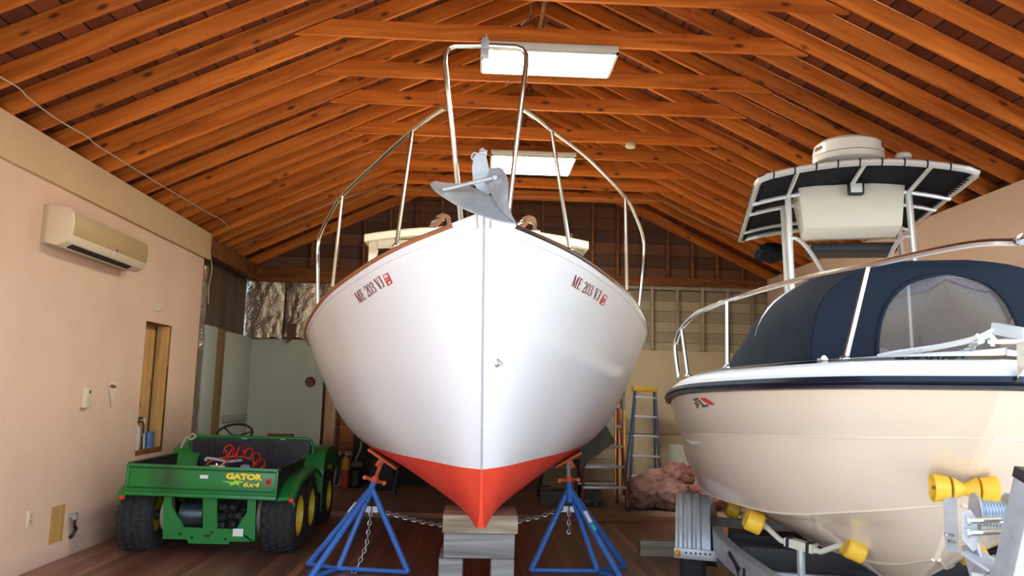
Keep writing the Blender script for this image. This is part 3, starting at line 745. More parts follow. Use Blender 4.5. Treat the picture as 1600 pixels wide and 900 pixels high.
for a, b in ((cx - hw + .09, cx - .07), (cx + .07, cx + hw - .09)):
    # rounded pane
    r = .07; z0, z1 = zt - .55, zt - .09; pts = []
    for cx_, cz_, a0 in ((b - r, z1 - r, 0), (a + r, z1 - r, 90), (a + r, z0 + r, 180), (b - r, z0 + r, 270)):
        pts += [(cx_ + r * math.cos(math.radians(a0 + t)), cz_ + r * math.sin(math.radians(a0 + t))) for t in range(0, 91, 18)]
    build('windshield_pane', MB().prism(pts, lambda p, q, d: V((p, d, q)), yc - .012, yc + .01), m_glassdark, whs)
    # corner fill so that the opening reads as rounded
build('roof_fitting', MB().tube([V((cx + hw - .12, yc, zt + .05)), V((cx + hw - .12, yc, zt + .12))], .012, 6), m_steel, whs)
# trunk cabin ahead of the wheelhouse (low, behind the sheer)
rows = []
for y, hh in ((6.0, .0), (6.05, .08), (yc, .16)):
    wv = .42 if y < 6.1 else .9
    rows.append([MBOAT @ V((wv * t, y, 2.1 + hh + .05 * (1 - t * t))) for t in [q / 6 for q in range(-6, 7)]])
mb = MB().grid(rows); low = [[p - V((0, 0, .2)) for p in r] for r in rows]; mb.grid(low)
mb.grid([[r[0] for r in rows], [r[0] for r in low]]); mb.grid([[r[-1] for r in rows], [r[-1] for r in low]])
build('trunk_cabin', mb, m_cream, boat)

# ------------------------------------------------------------------ keel blocks
m_block = wood('weathered grey timber', srgb(166, 162, 155), srgb(112, 108, 102), srgb(70, 66, 62), gscale=7, tint=.08, knots=False)
m_block2 = wood('tan grey timber', srgb(180, 168, 146), srgb(134, 118, 96), srgb(90, 76, 60), gscale=7, tint=.08, knots=False)
yb = 5.97
a = aty(692, 803, yb); b = aty(810, 805, yb); m1 = aty(692, 833, yb); m2 = aty(692, 873, yb)
zk = .62
tag(build('timber_block', MB().span((a.x, yb, m1.z), (b.x, yb + .5, zk - .005)), m_block2, bevel=.01), 'tan topmost timber block directly under the red keel', 'timber block', 'keel blocks')
tag(build('timber_block', MB().span((a.x + .01, yb + .015, m2.z), (b.x - .02, yb + .45, m1.z)), m_block, bevel=.012), 'wide grey cracked timber, second down under the red keel', 'timber block', 'keel blocks')
x1 = aty(723, 880, yb).x; x2 = aty(767, 880, yb).x
tag(build('timber_block', MB().span((a.x - .02, yb + .02, 0), (x1, yb + .5, m2.z)), m_block, bevel=.012), 'left upright grey timber carrying the keel blocks', 'timber block', 'keel blocks')
tag(build('timber_block', MB().span((x2, yb + .02, 0), (b.x - .02, yb + .5, m2.z)), m_block, bevel=.012), 'right upright grey timber carrying the keel blocks', 'timber block', 'keel blocks')
# plain timber lying on the floor at right
pa, pb, pc, pd = [atz(*q, 0) for q in ((997, 872), (1062, 872), (1062, 849), (997, 848))]
mb = MB().span((1.6, 7.75, 0), (2.35, 7.9, .14))
tag(build('timber_block', mb, m_block2, bevel=.006), 'tan timber lying on the floor beside the trailer wheel', 'timber block')

# ------------------------------------------------------------------ boat stands
m_blue = mat('blue stand paint', srgb(62, 118, 196), .4, noise=(12, .5, (1, 1, 1), srgb(44, 92, 168)), bump=(40, .05))
m_orange = mat('orange stand paint', srgb(220, 96, 50), .5, noise=(14, .5, (1, 1, 1), srgb(170, 66, 36)))
m_padwood = mat('orange pad board', srgb(206, 108, 60), .6)
def stand(label, apex, feet, hub, pad, padn, screw_m, padw):
    st = root('boat_stand', label, 'boat stand', Matrix.Translation((apex.x, apex.y, 0)), 'blue boat stands')
    up = (pad - apex).normalized()
    for f in feet:
        top = apex - up * .03
        build('leg', MB().tube([top + (f - top).normalized() * .02, V((f.x, f.y, .026))], .025, 10), m_blue, st)
    build('hub_strut', MB().tube([apex - up * .03, V((hub.x, hub.y, .026))], .024, 10), m_blue, st)
    for f in feet:
        build('base_bar', MB().tube([V((f.x, f.y, .03)), V((hub.x, hub.y, .03))], .019, 8), m_blue, st)
    build('collar', MB().tube([apex - up * .16, apex + up * .02], .028, 12), m_blue, st)
    sc = build('screw', MB().tube([apex + up * .0, pad - up * .03], .017, 10), screw_m, st)
    side = up.cross(V((0, 1, 0))).normalized()
    build('handle', MB().tube([apex + up * .04 + side * .085 - V((0, .03, 0)), apex + up * .035, apex + up * .04 - side * .085 + V((0, .03, 0))], .015, 8).lathe([(.034, 0), (.034, .05)], apex + up * .015, up, 14)
          .tube([apex + up * .04 + side * .085 - V((0, .06, 0)), apex + up * .04 + side * .085 + V((0, .0, 0))], .018, 8).tube([apex + up * .04 - side * .085 - V((0, .0, 0)), apex + up * .04 - side * .085 + V((0, .06, 0))], .018, 8), m_orange, st)
    x = padn.cross(V((0, 1, 0))).normalized(); y = x.cross(padn)
    M = Matrix((x, y, padn)).transposed()
    build('pad', MB().box(pad + padn * .0, (padw, .17, .022), M), m_padwood, st, bevel=.006)
    build('clevis', MB().box(pad - padn * .05, (.055, .06, .07), M).tube([pad - padn * .05 - y * .045, pad - padn * .05 + y * .045], .012, 8), m_orange, st, bevel=.006)
    ch = build('chain_plate', MB().box(apex - V((0, .0, .205)) + V((.0, -.02, 0)), (.1, .012, .05)).tube([apex - V((-.02, .03, .2)), apex - V((-.02, -.01, .2))], .014, 8), m_galv, st)
    return st
aL = aty(583, 757, 7.0); aR = aty(889, 757, 7.0)
def gz(u, v): return atz(u, v, 0.02)
padL, nL = hull_hit(602, 712, -1); padR, nR = hull_hit(893, 716, 1)
EDITPAD = .022
stand('blue boat stand with an orange screw, under the left side of the white boat', aL, [gz(481, 883), gz(484, 905), gz(638, 896)], gz(528, 890), aty(599, 716, 7.08), V((.54, -.05, .84)).normalized(), m_orange, .3)
stand('blue boat stand with a grey screw, under the right side of the white boat', aR, [gz(829, 893), gz(977, 886), gz(972, 908)], gz(934, 894), aty(887, 717, 7.08), V((-.5, -.05, .86)).normalized(), m_galv, .26)
def leg_label(a, b, t0, t1, m, name, lab, par):
    p = a.lerp(b, t0); q = a.lerp(b, t1)
    o = build(name, MB().tube([p, q], .0265, 10), m, par); tag(o, label=lab)
m_label = mat('white paper label', srgb(236, 234, 228), .6); m_teal = mat('teal label', srgb(70, 200, 180), .5)
stR = [o for o in COL.objects if o.name.startswith('boat_stand')]
f = gz(481, 883); leg_label(aL, V((f.x, f.y, .022)), .24, .36, m_label, 'leg_sticker', 'white sticker on the leg', stR[0])
f = gz(972, 908); leg_label(aR, V((f.x, f.y, .022)), .3, .42, m_label, 'leg_sticker', 'white sticker on the leg', stR[1])
leg_label(aR, V((f.x, f.y, .022)), .44, .5, m_teal, 'leg_sticker', 'teal sticker on the leg', stR[1])
m_chain = mat('zinc chain', srgb(176, 176, 172), .4, metal=.7)
pl = aL + V((.03, -.01, -.205)); pr = aR + V((-.03, -.01, -.205))
mid = [pl.lerp(pr, t / 14) - V((0, 0, .15 * math.sin(PI * t / 14))) for t in range(15)]
tag(build('safety_chain', chain_mb(mid, .05, .0055), m_chain), 'grey chain slung between the two blue boat stands behind the blocks', 'chain', 'stand chains')
q0 = aL + V((.0, -.04, -.2)); tag(build('safety_chain', chain_mb([q0, V((q0.x - .02, q0.y - .03, .22)), V((q0.x - .09, q0.y - .1, .012)), V((q0.x - .14, q0.y - .1, .008))], .05, .0055), m_chain), 'loose chain tail hanging from the left blue stand to the floor', 'chain', 'stand chains')
q0 = aR + V((.0, -.04, -.2)); tag(build('safety_chain', chain_mb([q0, q0 - V((0, 0, .21))], .05, .0055), m_chain), 'short chain tail hanging from the right blue stand', 'chain', 'stand chains')
# ------------------------------------------------------------------ six-wheeled utility vehicle
m_green = mat('green vehicle paint', srgb(22, 128, 52), .38, coat=.2, noise=(4, .35, (1, 1, 1), srgb(18, 106, 44)))
m_tyre = mat('black tyre rubber', srgb(42, 41, 41), .85, noise=(30, .5, (1, 1, 1), srgb(64, 60, 56)), bump=(60, .4))
m_yellow = mat('yellow wheel paint', srgb(226, 200, 40), .45)
m_black = mat('black plastic', srgb(30, 30, 33), .5)
m_vinyl = mat('ribbed black vinyl', srgb(44, 44, 52), .45)
m_gunk = mat('dark engine metal', srgb(70, 66, 62), .5, metal=.5, bump=(30, .5))
m_ac_cream = mat('cream hub plate', srgb(206, 200, 184), .5)
m_tail = mat('red lamp lens', srgb(214, 50, 40), .25)
m_yl = mat('yellow lettering', srgb(250, 226, 60), .5)
m_yg = mat('yellow green emblem', srgb(170, 226, 40), .5)
m_darkgreen = mat('dark green outline', srgb(10, 60, 24), .5)
GM = Matrix.Translation((-2.405, 7.72, 0)) @ Matrix.Rotation(.015, 4, 'Z')
gt = root('utility_vehicle', 'green six-wheeled utility vehicle with cargo bed, parked along the peach wall', 'utility vehicle', GM)
def G(x, y, z): return GM @ V((x, y, z))
def wheel(x, y, r, w, side, front=False):
    prof = [(r * .55, -w / 2 + .02), (r * .62, -w / 2 + .004), (r * .84, -w / 2), (r * .95, -w / 2 + .02), (r, -w / 2 + .055), (r, w / 2 - .055), (r * .95, w / 2 - .02), (r * .84, w / 2), (r * .62, w / 2 - .004), (r * .55, w / 2 - .02), (r * .55, -w / 2 + .02)]
    ax = GM.to_3x3() @ V((1, 0, 0))
    mb = MB().lathe(prof, G(x, y, r), ax, 40)
    # tread lugs
    for k in range(22):
        a = 2 * PI * k / 22
        for q, o in ((-.36, .0), (-.12, .5), (.12, .0), (.36, .5)):
            t = a + o * 2 * PI / 22; d = GM.to_3x3() @ V((0, math.cos(t), math.sin(t))); tn = GM.to_3x3() @ V((0, -math.sin(t), math.cos(t)))
            mb.box(G(x, y, r) + ax * (q * w * .95) + d * (r + (.0 if abs(q) > .3 else .004)), (.055, .05, .022), Matrix((ax, tn, d)).transposed())
    ty = build('wheel', mb, m_tyre, gt, smooth=.7)
    s = side
    build('rim', MB().lathe([(r * .56, -w * .3), (r * .58, w * .46), (r * .5, w * .47), (r * .46, w * .2), (r * .2, w * .16), (r * .16, w * .3), (0, w * .3)], G(x, y, r), ax * s, 28), m_yellow, ty)
    return ty
for y, r, w, xx in ((0, .322, .305, .635), (.60, .315, .30, .635), (1.72, .29, .24, .65)):
    for s in (-1, 1): wheel(s * xx, y, r, w, s)
# cargo bed, rolled slightly to the right like the photo's sagging tailgate
BM = GM @ Matrix.Translation((0, -.46, .53)) @ Matrix.Rotation(.022, 4, 'Y')
def B(x, y, z): return BM @ V((x, y, z))
def bbox(mb, a, b):
    t = MB().span(a, b); t.v = [BM @ p for p in t.v]; return mb.merge(t)
mb = MB(); W2 = .655
bbox(mb, (-W2, .03, .0), (W2, 1.14, .03)); bbox(mb, (-W2, .03, 0), (-W2 + .03, 1.14, .265)); bbox(mb, (W2 - .03, .03, 0), (W2, 1.14, .265)); bbox(mb, (-W2, 1.11, 0), (W2, 1.14, .08))
bbox(mb, (-W2 - .012, .03, .25), (-W2 + .035, 1.14, .275)); bbox(mb, (W2 - .035, .03, .25), (W2 + .012, 1.14, .275))
bed = build('cargo_bed', mb, m_black, gt, bevel=.004)
mb = MB(); bbox(mb, (-W2, 0, .02), (W2, .028, .268))
for z0, z1, d in ((.245, .272, .016), (.05, .06, .006), (.072, .078, .006), (.0, .03, .02)): bbox(mb, (-W2, -d, z0), (W2, .0, z1))
bbox(mb, (-W2, -.012, .0), (-W2 + .02, .02, .268)); bbox(mb, (W2 - .02, -.012, .0), (W2, .02, .268))
def sooty(c, r):
    m = m_green.copy(); m.name = 'green paint with soot'; nt = m.node_tree; b = nt.nodes['Principled BSDF']
    tc = nt.nodes.new('ShaderNodeTexCoord'); d = nt.nodes.new('ShaderNodeVectorMath'); d.operation = 'DISTANCE'; d.inputs[1].default_value = c
    n = nt.nodes.new('ShaderNodeTexNoise'); n.inputs['Scale'].default_value = 14; nt.links.new(tc.outputs['Object'], n.inputs['Vector'])
    a = nt.nodes.new('ShaderNodeMath'); a.operation = 'MULTIPLY_ADD'; a.inputs[1].default_value = .12
    nt.links.new(tc.outputs['Object'], d.inputs[0]); nt.links.new(n.outputs['Fac'], a.inputs[0]); nt.links.new(d.outputs['Value'], a.inputs[2])
    mr = nt.nodes.new('ShaderNodeMapRange'); mr.inputs[1].default_value = r; mr.inputs[2].default_value = .05; mr.inputs[3].default_value = 0; mr.inputs[4].default_value = .75
    nt.links.new(a.outputs[0], mr.inputs[0])
    mx = nt.nodes.new('ShaderNodeMix'); mx.data_type = 'RGBA'; nt.links.new(mr.outputs[0], mx.inputs[0])
    src = b.inputs['Base Color'].links[0].from_socket; nt.links.new(src, mx.inputs[6]); mx.inputs[7].default_value = srgb(40, 44, 40); nt.links.new(mx.outputs[2], b.inputs['Base Color'])
    return m
tg = build('tailgate', mb, sooty((-.30, -.46, .69), .26), gt, bevel=.003)
for z in (.238, .066):
    mb = MB(); bbox(mb, (-W2 + .02, -.0075, z - .004), (W2 - .02, -.001, z + .004)); build('groove_shade', mb, m_darkgreen, tg, smooth=None)  # dark green strips colour in the shade of the tailgate recesses
mb = MB(); bbox(mb, (-W2 - .004, -.004, .0), (-W2, .03, .27)); bbox(mb, (W2, -.004, 0), (W2 + .004, .03, .27))
build('latch', mb, m_black, tg)
mb = MB(); bbox(mb, (-.02, -.012, .165), (.05, -.001, .195)); tag(build('sticker', mb, m_label, tg, smooth=None), label='small white sticker')
mb = MB(); mb2 = MB()
bbox(mb, (.545, -.006, .125), (.60, -.001, .185)); tag(build('reflector', mb, m_sticker, tg, smooth=None), label='square red reflector')
bbox(mb2, (.56, -.009, .14), (.586, -.005, .17)); build('reflector_centre', mb2, m_darkgreen, tg, smooth=None)
def bed_text(txt, size, x, z, m, weight, shear, sx, nm, d=-.003):
    vs, fs = text_mesh(txt, size, weight, shear, sx)
    mb = MB().add([B(x + a, d, z + b) for a, b in vs], fs); return build(nm, mb, m, tg, smooth=None)
for dx in (-.0035, .0035):
    for dz in (-.003, .003): bed_text('GATOR', .066, .205 + dx, .172 + dz, m_darkgreen, .004, 0, 1.35, 'lettering_outline', -.0022)
tag(bed_text('GATOR', .066, .205, .172, m_yl, .005, 0, 1.35, 'lettering', -.0045), label='yellow word GATOR')
for dx in (-.003, .003): bed_text('6x4', .06, .352 + dx, .108, m_darkgreen, .003, .2, 1.6, 'lettering_outline', -.0022)
tag(bed_text('6x4', .06, .352, .108, m_yl, .0015, .2, 1.6, 'lettering', -.0045), label='yellow slanted 6x4')
em = [(.165, .152), (.2, .150), (.235, .146), (.262, .142), (.275, .156), (.295, .162), (.31, .156), (.325, .160), (.345, .155), (.36, .146), (.345, .142), (.325, .143), (.318, .132), (.325, .116), (.312, .114), (.303, .126), (.285, .127), (.268, .118), (.25, .112), (.24, .114), (.25, .124), (.235, .134), (.2, .143)]
tag(build('emblem', MB().add([B(a, -.004, b) for a, b in em], [tuple(range(len(em)))]), m_yg, tg, smooth=None), label='yellow green running reptile emblem')
# rear frame plate with two openings
def gp(u, v): return aty(u, v, 7.36)
fr = MB()
polys = [[(256, 776), (268, 776), (269, 792), (286, 823), (287, 826), (254, 842), (255, 800)], [(317, 776), (339, 776), (339, 826), (317, 826)],
         [(387, 778), (400, 778), (398, 845), (394, 847), (368, 828), (386, 800)], [(254, 842), (286, 824), (370, 827), (396, 846), (358, 846.5), (357, 850.5), (294, 849), (292, 843)]]
for P in polys:
    q = [gp(*p) for p in P]; n = len(q); q2 = [p + V((0, .03, 0)) for p in q]
    fr.add(q + q2, [tuple(range(n)), tuple(range(2 * n - 1, n - 1, -1))] + [(i, (i + 1) % n, n + (i + 1) % n, n + i) for i in range(n)])
fp = build('rear_frame', fr, m_green, gt, smooth=None)
mb = MB()
for u, v in ((300, 839.5), (352, 842), (282, 834), (331, 832)): mb.lathe([(.013, 0), (.013, .004)], gp(u, v) - V((0, .003, 0)), (0, -1, 0), 12)
a = gp(324, 837); mb.box(a - V((0, .003, 0)), (.055, .006, .02))
build('bolt_holes', mb, m_black, fp, smooth=None)
a = gp(372, 832); tag(build('sticker', MB().box(a - V((0, .004, 0)), (.09, .005, .065)), m_label, fp, smooth=None), label='white warning sticker')
# engine bay between the wheels
mb = MB().lathe([(.09, -.11), (.11, -.1), (.11, .1), (.09, .11)], aty(302, 803, 7.62), (1, .1, 0), 24)
tag(build('drive_clutch', mb, mat('grey drum metal', srgb(96, 108, 112), .35, metal=.7), gt), label='grey drum in the left opening')
mb = MB()
for i in range(14):
    mb.blob(aty(345 + random.random() * 45, 790 + random.random() * 36, 7.6 + random.random() * .15), (.045, .04, .04), i, .3, 7)
build('engine', mb, m_gunk, gt)
mb = MB(); mb.span((-2.75, 7.95, .16), (-2.05, 8.0, .52)); build('chassis', mb.merge(MB().span((-2.78, 7.5, .24), (-2.68, 9.6, .34))).merge(MB().span((-2.12, 7.5, .24), (-2.02, 9.6, .34))), m_black, gt)
mb = MB()
mb.tube([G(-.62, 0, .31), G(.62, 0, .31)], .045, 12).tube([G(-.62, .58, .31), G(.62, .58, .31)], .045, 12).tube([G(-.62, 1.72, .29), G(.62, 1.72, .29)], .035, 12)
build('axle', mb, m_gunk, gt)
for s in (-1, 1): build('hub_plate', MB().lathe([(.03, 0), (.15, 0), (.16, .03), (.06, .05)], G(s * .45, 0, .322), GM.to_3x3() @ V((-s, 0, 0)), 24), m_ac_cream, gt)
# fenders: sheets with thickness
def fender(path, x0, x1, m=m_green, nm='fender', lip=.05):
    rows = [[G(x0, y, z), G((x0 + x1) / 2, y, z + .01), G(x1 - .02, y, z), G(x1, y, z - .02), G(x1, y, z - lip)] for y, z in path]
    return build(nm, sheet(rows, .012), m, gt, smooth=.9)
for s in (-1, 1):
    pth = cr([V((-.42, .5, 0)), V((-.40, .545, 0)), V((-.1, .66, 0)), V((.3, .70, 0)), V((.7, .70, 0)), V((.98, .62, 0))], 4)
    xo = .80 if s > 0 else .71
    f1 = fender([(p.x, p.y) for p in pth], s * .66, s * xo)
    a = G(s * (xo - .02), -.44, .515); build('tail_lamp', MB().blob(a, (.03, .02, .022), 3, 0, 8), m_tail, f1)
    pth = cr([V((1.02, .40, 0)), V((1.04, .66, 0)), V((1.2, .83, 0)), V((1.6, .86, 0)), V((2.0, .78, 0)), V((2.2, .6, 0))], 5)
    fender([(p.x, p.y) for p in pth], s * .54, s * .80, nm='front_fender', lip=.2)
# seat back inside a green tube frame
yS = 1.15
sb = MB()
for k in range(34):
    x = -.6 + 1.2 * k / 33
    if -.11 < x < .13: continue
    sb.tube([G(x, yS - .035, .62), G(x, yS - .035, .9), G(x, yS - .015, .935)], .012, 6)
sb.span(G(-.63, yS - .03, .58), G(.63, yS + .06, .945))
build('seat_back', sb, m_vinyl, gt, bevel=0)
build('seat', MB().span(G(-.62, yS + .05, .5), G(.62, yS + .55, .62)), m_vinyl, gt, bevel=.03)
fr_pts = [G(-.68, yS, .55), G(-.68, yS, .88), G(-.66, yS, .935), G(-.61, yS, .962), G(.58, yS, .958), G(.63, yS, .93), G(.655, yS, .88), G(.665, yS, .55)]
build('seat_frame', MB().tube(fr_pts, .021, 10), m_green, gt)
for x in (-.08, .33): build('catch', MB().box(G(x, yS - .02, .945), (.06, .03, .02)), m_galv, gt, bevel=.003)
# steering wheel and dash
c = G(-.36, 1.72, .96); ax = (GM.to_3x3() @ V((0, -.55, .85))).normalized(); xx = ax.orthogonal().normalized(); yy = ax.cross(xx)
sw = build('steering_wheel', MB().tube([c + xx * .2 * math.cos(t * PI / 16) + yy * .2 * math.sin(t * PI / 16) for t in range(32)], .014, 8, closed=True), m_black, gt)
build('spoke', MB().tube([c + yy * .2, c - ax * .05], .01, 6).tube([c - yy * .1 + xx * .17, c - ax * .05], .01, 6).tube([c - yy * .1 - xx * .17, c - ax * .05], .01, 6).lathe([(.04, -.07), (.04, -.03)], c, ax, 16), m_black, sw)
build('steering_column', MB().tube([c - ax * .05, c - ax * .5], .022, 8), m_black, sw)
build('hood', MB().prism([(1.95, .35), (2.3, .38), (2.28, .62), (2.1, .76), (1.92, .82), (1.86, .6)], lambda a, b, d: G(d, a, b), -.5, .5), m_green, gt, bevel=.03)
build('dashboard', MB().span(G(-.55, 1.84, .5), G(.55, 1.94, .83)), m_black, gt, bevel=.02)
build('floorboard', MB().span(G(-.6, 1.1, .36), G(.6, 1.95, .42)), m_black, gt)
tag(build('rope_knot', MB().tube(cr([G(-.66, yS - .01, .96), G(-.63, yS - .04, .99), G(-.60, yS - .02, .96), G(-.64, yS - .045, .93), G(-.69, yS - .03, .95), G(-.72, yS - .03, .9), G(-.745, yS - .02, .84)], 4), .012, 7), mat('off white rope', srgb(196, 184, 164), .8)), 'off white rope knotted on the corner of the green seat frame', 'rope')
tag(build('wooden_board', MB().span(aty(417, 686, 9.57), aty(460, 678, 9.66)), m_old, bevel=.004), 'short brown board standing on the dashboard behind the black seat', 'board')

# things in the cargo bed
m_redhose = mat('red coiled hose', srgb(222, 44, 30), .4)
m_orangehose = mat('orange hose', srgb(214, 92, 40), .45)
yB = 8.0
def bp(u, v, y=yB): return aty(u, v, y)
coil = []
N = 6
ctr = cr([bp(358, 712), bp(372, 712), bp(388, 713), bp(399, 722), bp(410, 731), bp(418, 739)], 1)
path = cr([bp(356, 712), bp(364, 719), bp(378, 715), bp(394, 718), bp(404, 728), bp(414, 738)], 16); n = len(path)
for i, p in enumerate(path):
    t = i / (n - 1); a = t * 6.2 * 2 * PI
    tn = (path[min(i + 1, n - 1)] - path[max(i - 1, 0)]).normalized(); up = V((0, -.35, .93)); sd = tn.cross(up).normalized()
    coil.append(p + up * (.062 * (1 + math.sin(a)) * (1 - .35 * t)) + sd * .062 * math.cos(a))
tag(build('coil_hose', MB().tube(coil, .0085, 6).tube([bp(354, 703, 7.98), bp(354, 722, 7.98)], .007, 6), m_redhose), 'springy red coiled air hose arched over the tools in the cargo bed', 'hose')
tag(build('air_hose', MB().tube(cr([bp(322, 727), bp(330, 720), bp(350, 715), bp(372, 713), bp(390, 717), bp(397, 724), bp(392, 736)], 6), .008, 6), m_orangehose), 'thin orange hose lying under the red coil in the cargo bed', 'hose')
tag(build('pipe', MB().tube(cr([bp(321, 720), bp(324, 716), bp(340, 718), bp(355, 721), bp(378, 719)], 5), .014, 8), mat('pale grey pipe', srgb(196, 188, 184), .4)), 'pale grey bent pipe lying across the tools in the cargo bed', 'pipe')
m_chrome = mat('bright chrome', srgb(225, 228, 232), .12, metal=1)
c = bp(345, 728)
tag(build('air_tool', MB().tube([bp(327, 730), bp(352, 729)], .02, 10).tube([bp(338, 724), bp(339, 731)], .012, 8).tube([bp(346, 727), bp(351, 724), bp(357, 728), bp(352, 731)], .011, 8).tube([bp(355, 712), bp(354.5, 727)], .008, 8), m_chrome), 'chrome air tool with couplings in the cargo bed', 'tool')
c = bp(383, 731); tag(build('bottle_cap', MB().lathe([(.05, -.06), (.05, 0), (.042, .02), (.02, .03), (0, .032)], c, (0, -.2, 1), 20), mat('pale blue plastic', srgb(170, 190, 216), .3)), 'pale blue domed cap beside the red hose in the cargo bed', 'cap')
mb = MB()
mb.span(G(-.3, -.1, .56), G(.42, .6, .66)); tag(build('tool_tray', mb, m_black, bevel=.02), 'black tool tray under the hoses in the cargo bed', 'tray')

# ------------------------------------------------------------------ things on the left wall
def wallbox(name, label, cat, m, u0, v0, u1, v1, d, bevel=.004):
    a = atx(u0, v0, XL); b = atx(u1, v1, XL)
    return tag(build(name, MB().span((XL, a.y, b.z), (XL + d, b.y, a.z)), m, bevel=bevel), label, cat)
m_ac = mat('aged cream plastic', srgb(226, 208, 176), .45)
m_ac2 = mat('tan front panel', srgb(186, 158, 110), .5)
a0, a1 = 6.44, 7.93; z0, z1 = 2.62, 2.92
ac = root('air_conditioner', 'cream wall-mounted air conditioner high on the peach wall', 'air conditioner', Matrix.Translation((XL, (a0 + a1) / 2, z0)))
prof = [(0, 0), (.10, -.02), (.17, .012), (.205, .07), (.215, .17), (.205, .25), (.17, .295), (.06, .31), (0, .31)]
build('body', MB().prism(prof, lambda p, q, d: V((XL + .03 + p, d, z0 + q)), a0, a1), m_ac, ac, bevel=.006)
build('back_plate', MB().span((XL, a0 - .005, z0 - .01), (XL + .035, a1, z1 + .01)), mat('greyish back plate', srgb(190, 172, 146), .5), ac, bevel=.004)
build('front_panel', MB().prism([(.208, .072), (.2235, .165), (.2085, .262), (.2, .262), (.214, .165), (.2, .072)], lambda p, q, d: V((XL + .03 + p, d, z0 + q)), a0 + .025, a1 - .03), m_ac2, ac, bevel=.002)
build('louver', MB().prism([(.12, -.018), (.165, .006), (.16, .012), (.115, -.01)], lambda p, q, d: V((XL + .032 + p, d, z0 - .004 + q)), a0 + .12, a1 - .25), m_dark, ac)
build('indicator', MB().lathe([(.012, 0), (.01, .006)], V((XL + .24, 7.25, z0 + .085)), (1, 0, 0), 12), m_gunk, ac)
wallbox('light_switch', 'ivory switch plate above the wall opening', 'switch', m_ac, 245.5, 473, 250, 487, .012, .002)
o = wallbox('wall_box', 'ivory plastic box low on the peach wall, with a dark slot', 'box', m_ac, 128, 607, 134, 637, .045, .006)
build('slot', MB().span((XL + .03, o.location.y + .0, 1.41), (XL + .047, o.location.y + .025, 1.44)), m_dark, o)
o = wallbox('power_outlet', 'ivory double socket low on the near peach wall', 'socket', m_ac, 42.5, 799, 49, 822, .01, .002)
for dz in (.022, -.022): build('socket_face', MB().box(V((XL + .011, o.location.y, .415 + dz)), (.006, .028, .026)), m_ac2, o, bevel=.002)
wallbox('plywood_patch', 'raw plywood patch low on the peach wall above the baseboard', 'patch', m_newwood, 80, 793, 95, 852, .008, 0)
c = atx(107, 806, XL)
hk = root('wall_hose_stub', 'short black hose stub hanging from a grey valve low on the peach wall', 'hose', Matrix.Translation((XL, c.y, .18)))
build('valve', MB().tube([V((XL, c.y, .34)), V((XL + .06, c.y, .335))], .012, 8).box(V((XL + .06, c.y, .335)), (.03, .04, .04)).tube([V((XL + .06, c.y - .03, .365)), V((XL + .06, c.y + .03, .365))], .008, 6), m_galv, hk)
build('hose', MB().tube(cr([V((XL + .06, c.y, .32)), V((XL + .055, c.y + .01, .26)), V((XL + .05, c.y + .05, .22)), V((XL + .03, c.y + .04, .17)), V((XL + .03, c.y + .01, .16))], 4), .014, 8), m_black, hk)
# torn drywall: paper tongue and gouge
c = atx(175, 604, XL); 
tag(build('torn_paper', MB().prism([(-.11, .03), (.0, .055), (.12, .03), (.08, -.03), (.04, -.12), (.0, -.2), (-.03, -.11), (-.07, -.02)], lambda a, b, d: V((d + max(0, -b) * .05, c.y + a, c.z + b)), XL + .001, XL + .006), mat('pale torn paper', srgb(226, 204, 186), .8)), 'pale torn paper around a gouge in the peach wall', 'torn paper')
tag(build('wall_gouge', MB().prism([(-.08, .012), (.0, .022), (.09, .0), (.02, -.018), (-.04, -.01)], lambda a, b, d: V((d, c.y + a, c.z + b)), XL + .0085, XL + .0105), m_old, smooth=None), 'dark gouge hole torn in the peach wall', 'gouge')
# things on the sill of the opening: small extinguisher and a blue can
yE = 8.71; e0 = oz0 + .012
ex = root('fire_extinguisher', 'small white fire extinguisher on the sill of the wall opening', 'extinguisher', Matrix.Translation((XL - .06, yE, e0)))
build('cylinder', MB().lathe([(.045, 0), (.05, .01), (.05, .2), (.04, .24), (.018, .26), (.018, .285)], V((XL - .06, yE, e0)), (0, 0, 1), 20), mat('white painted steel', srgb(206, 206, 208), .35), ex)
build('valve', MB().box(V((XL - .06, yE, e0 + .3)), (.04, .04, .05)).tube([V((XL - .06, yE, e0 + .32)), V((XL - .03, yE + .07, e0 + .34))], .01, 6).tube(cr([V((XL - .06, yE, e0 + .3)), V((XL - .02, yE + .08, e0 + .28)), V((XL - .01, yE + .085, e0 + .17))], 4), .009, 6), m_black, ex)
tag(build('paint_can', MB().lathe([(.056, 0), (.056, .17), (.05, .175), (.05, .168)], V((XL - .065, 9.08, e0)), (0, 0, 1), 22), mat('blue tin', srgb(66, 92, 150), .4, noise=(9, .6, (1, 1, 3), srgb(120, 140, 180)))), 'blue tin on the sill of the wall opening', 'tin')
tag(build('pipe', MB().tube([V((XL - .05, 8.93, e0)), V((XL - .07, 8.93, e0 + .33))], .012, 8), mat('grey white pipe', srgb(190, 190, 190), .4)), 'thin white pipe standing on the sill of the wall opening', 'pipe')
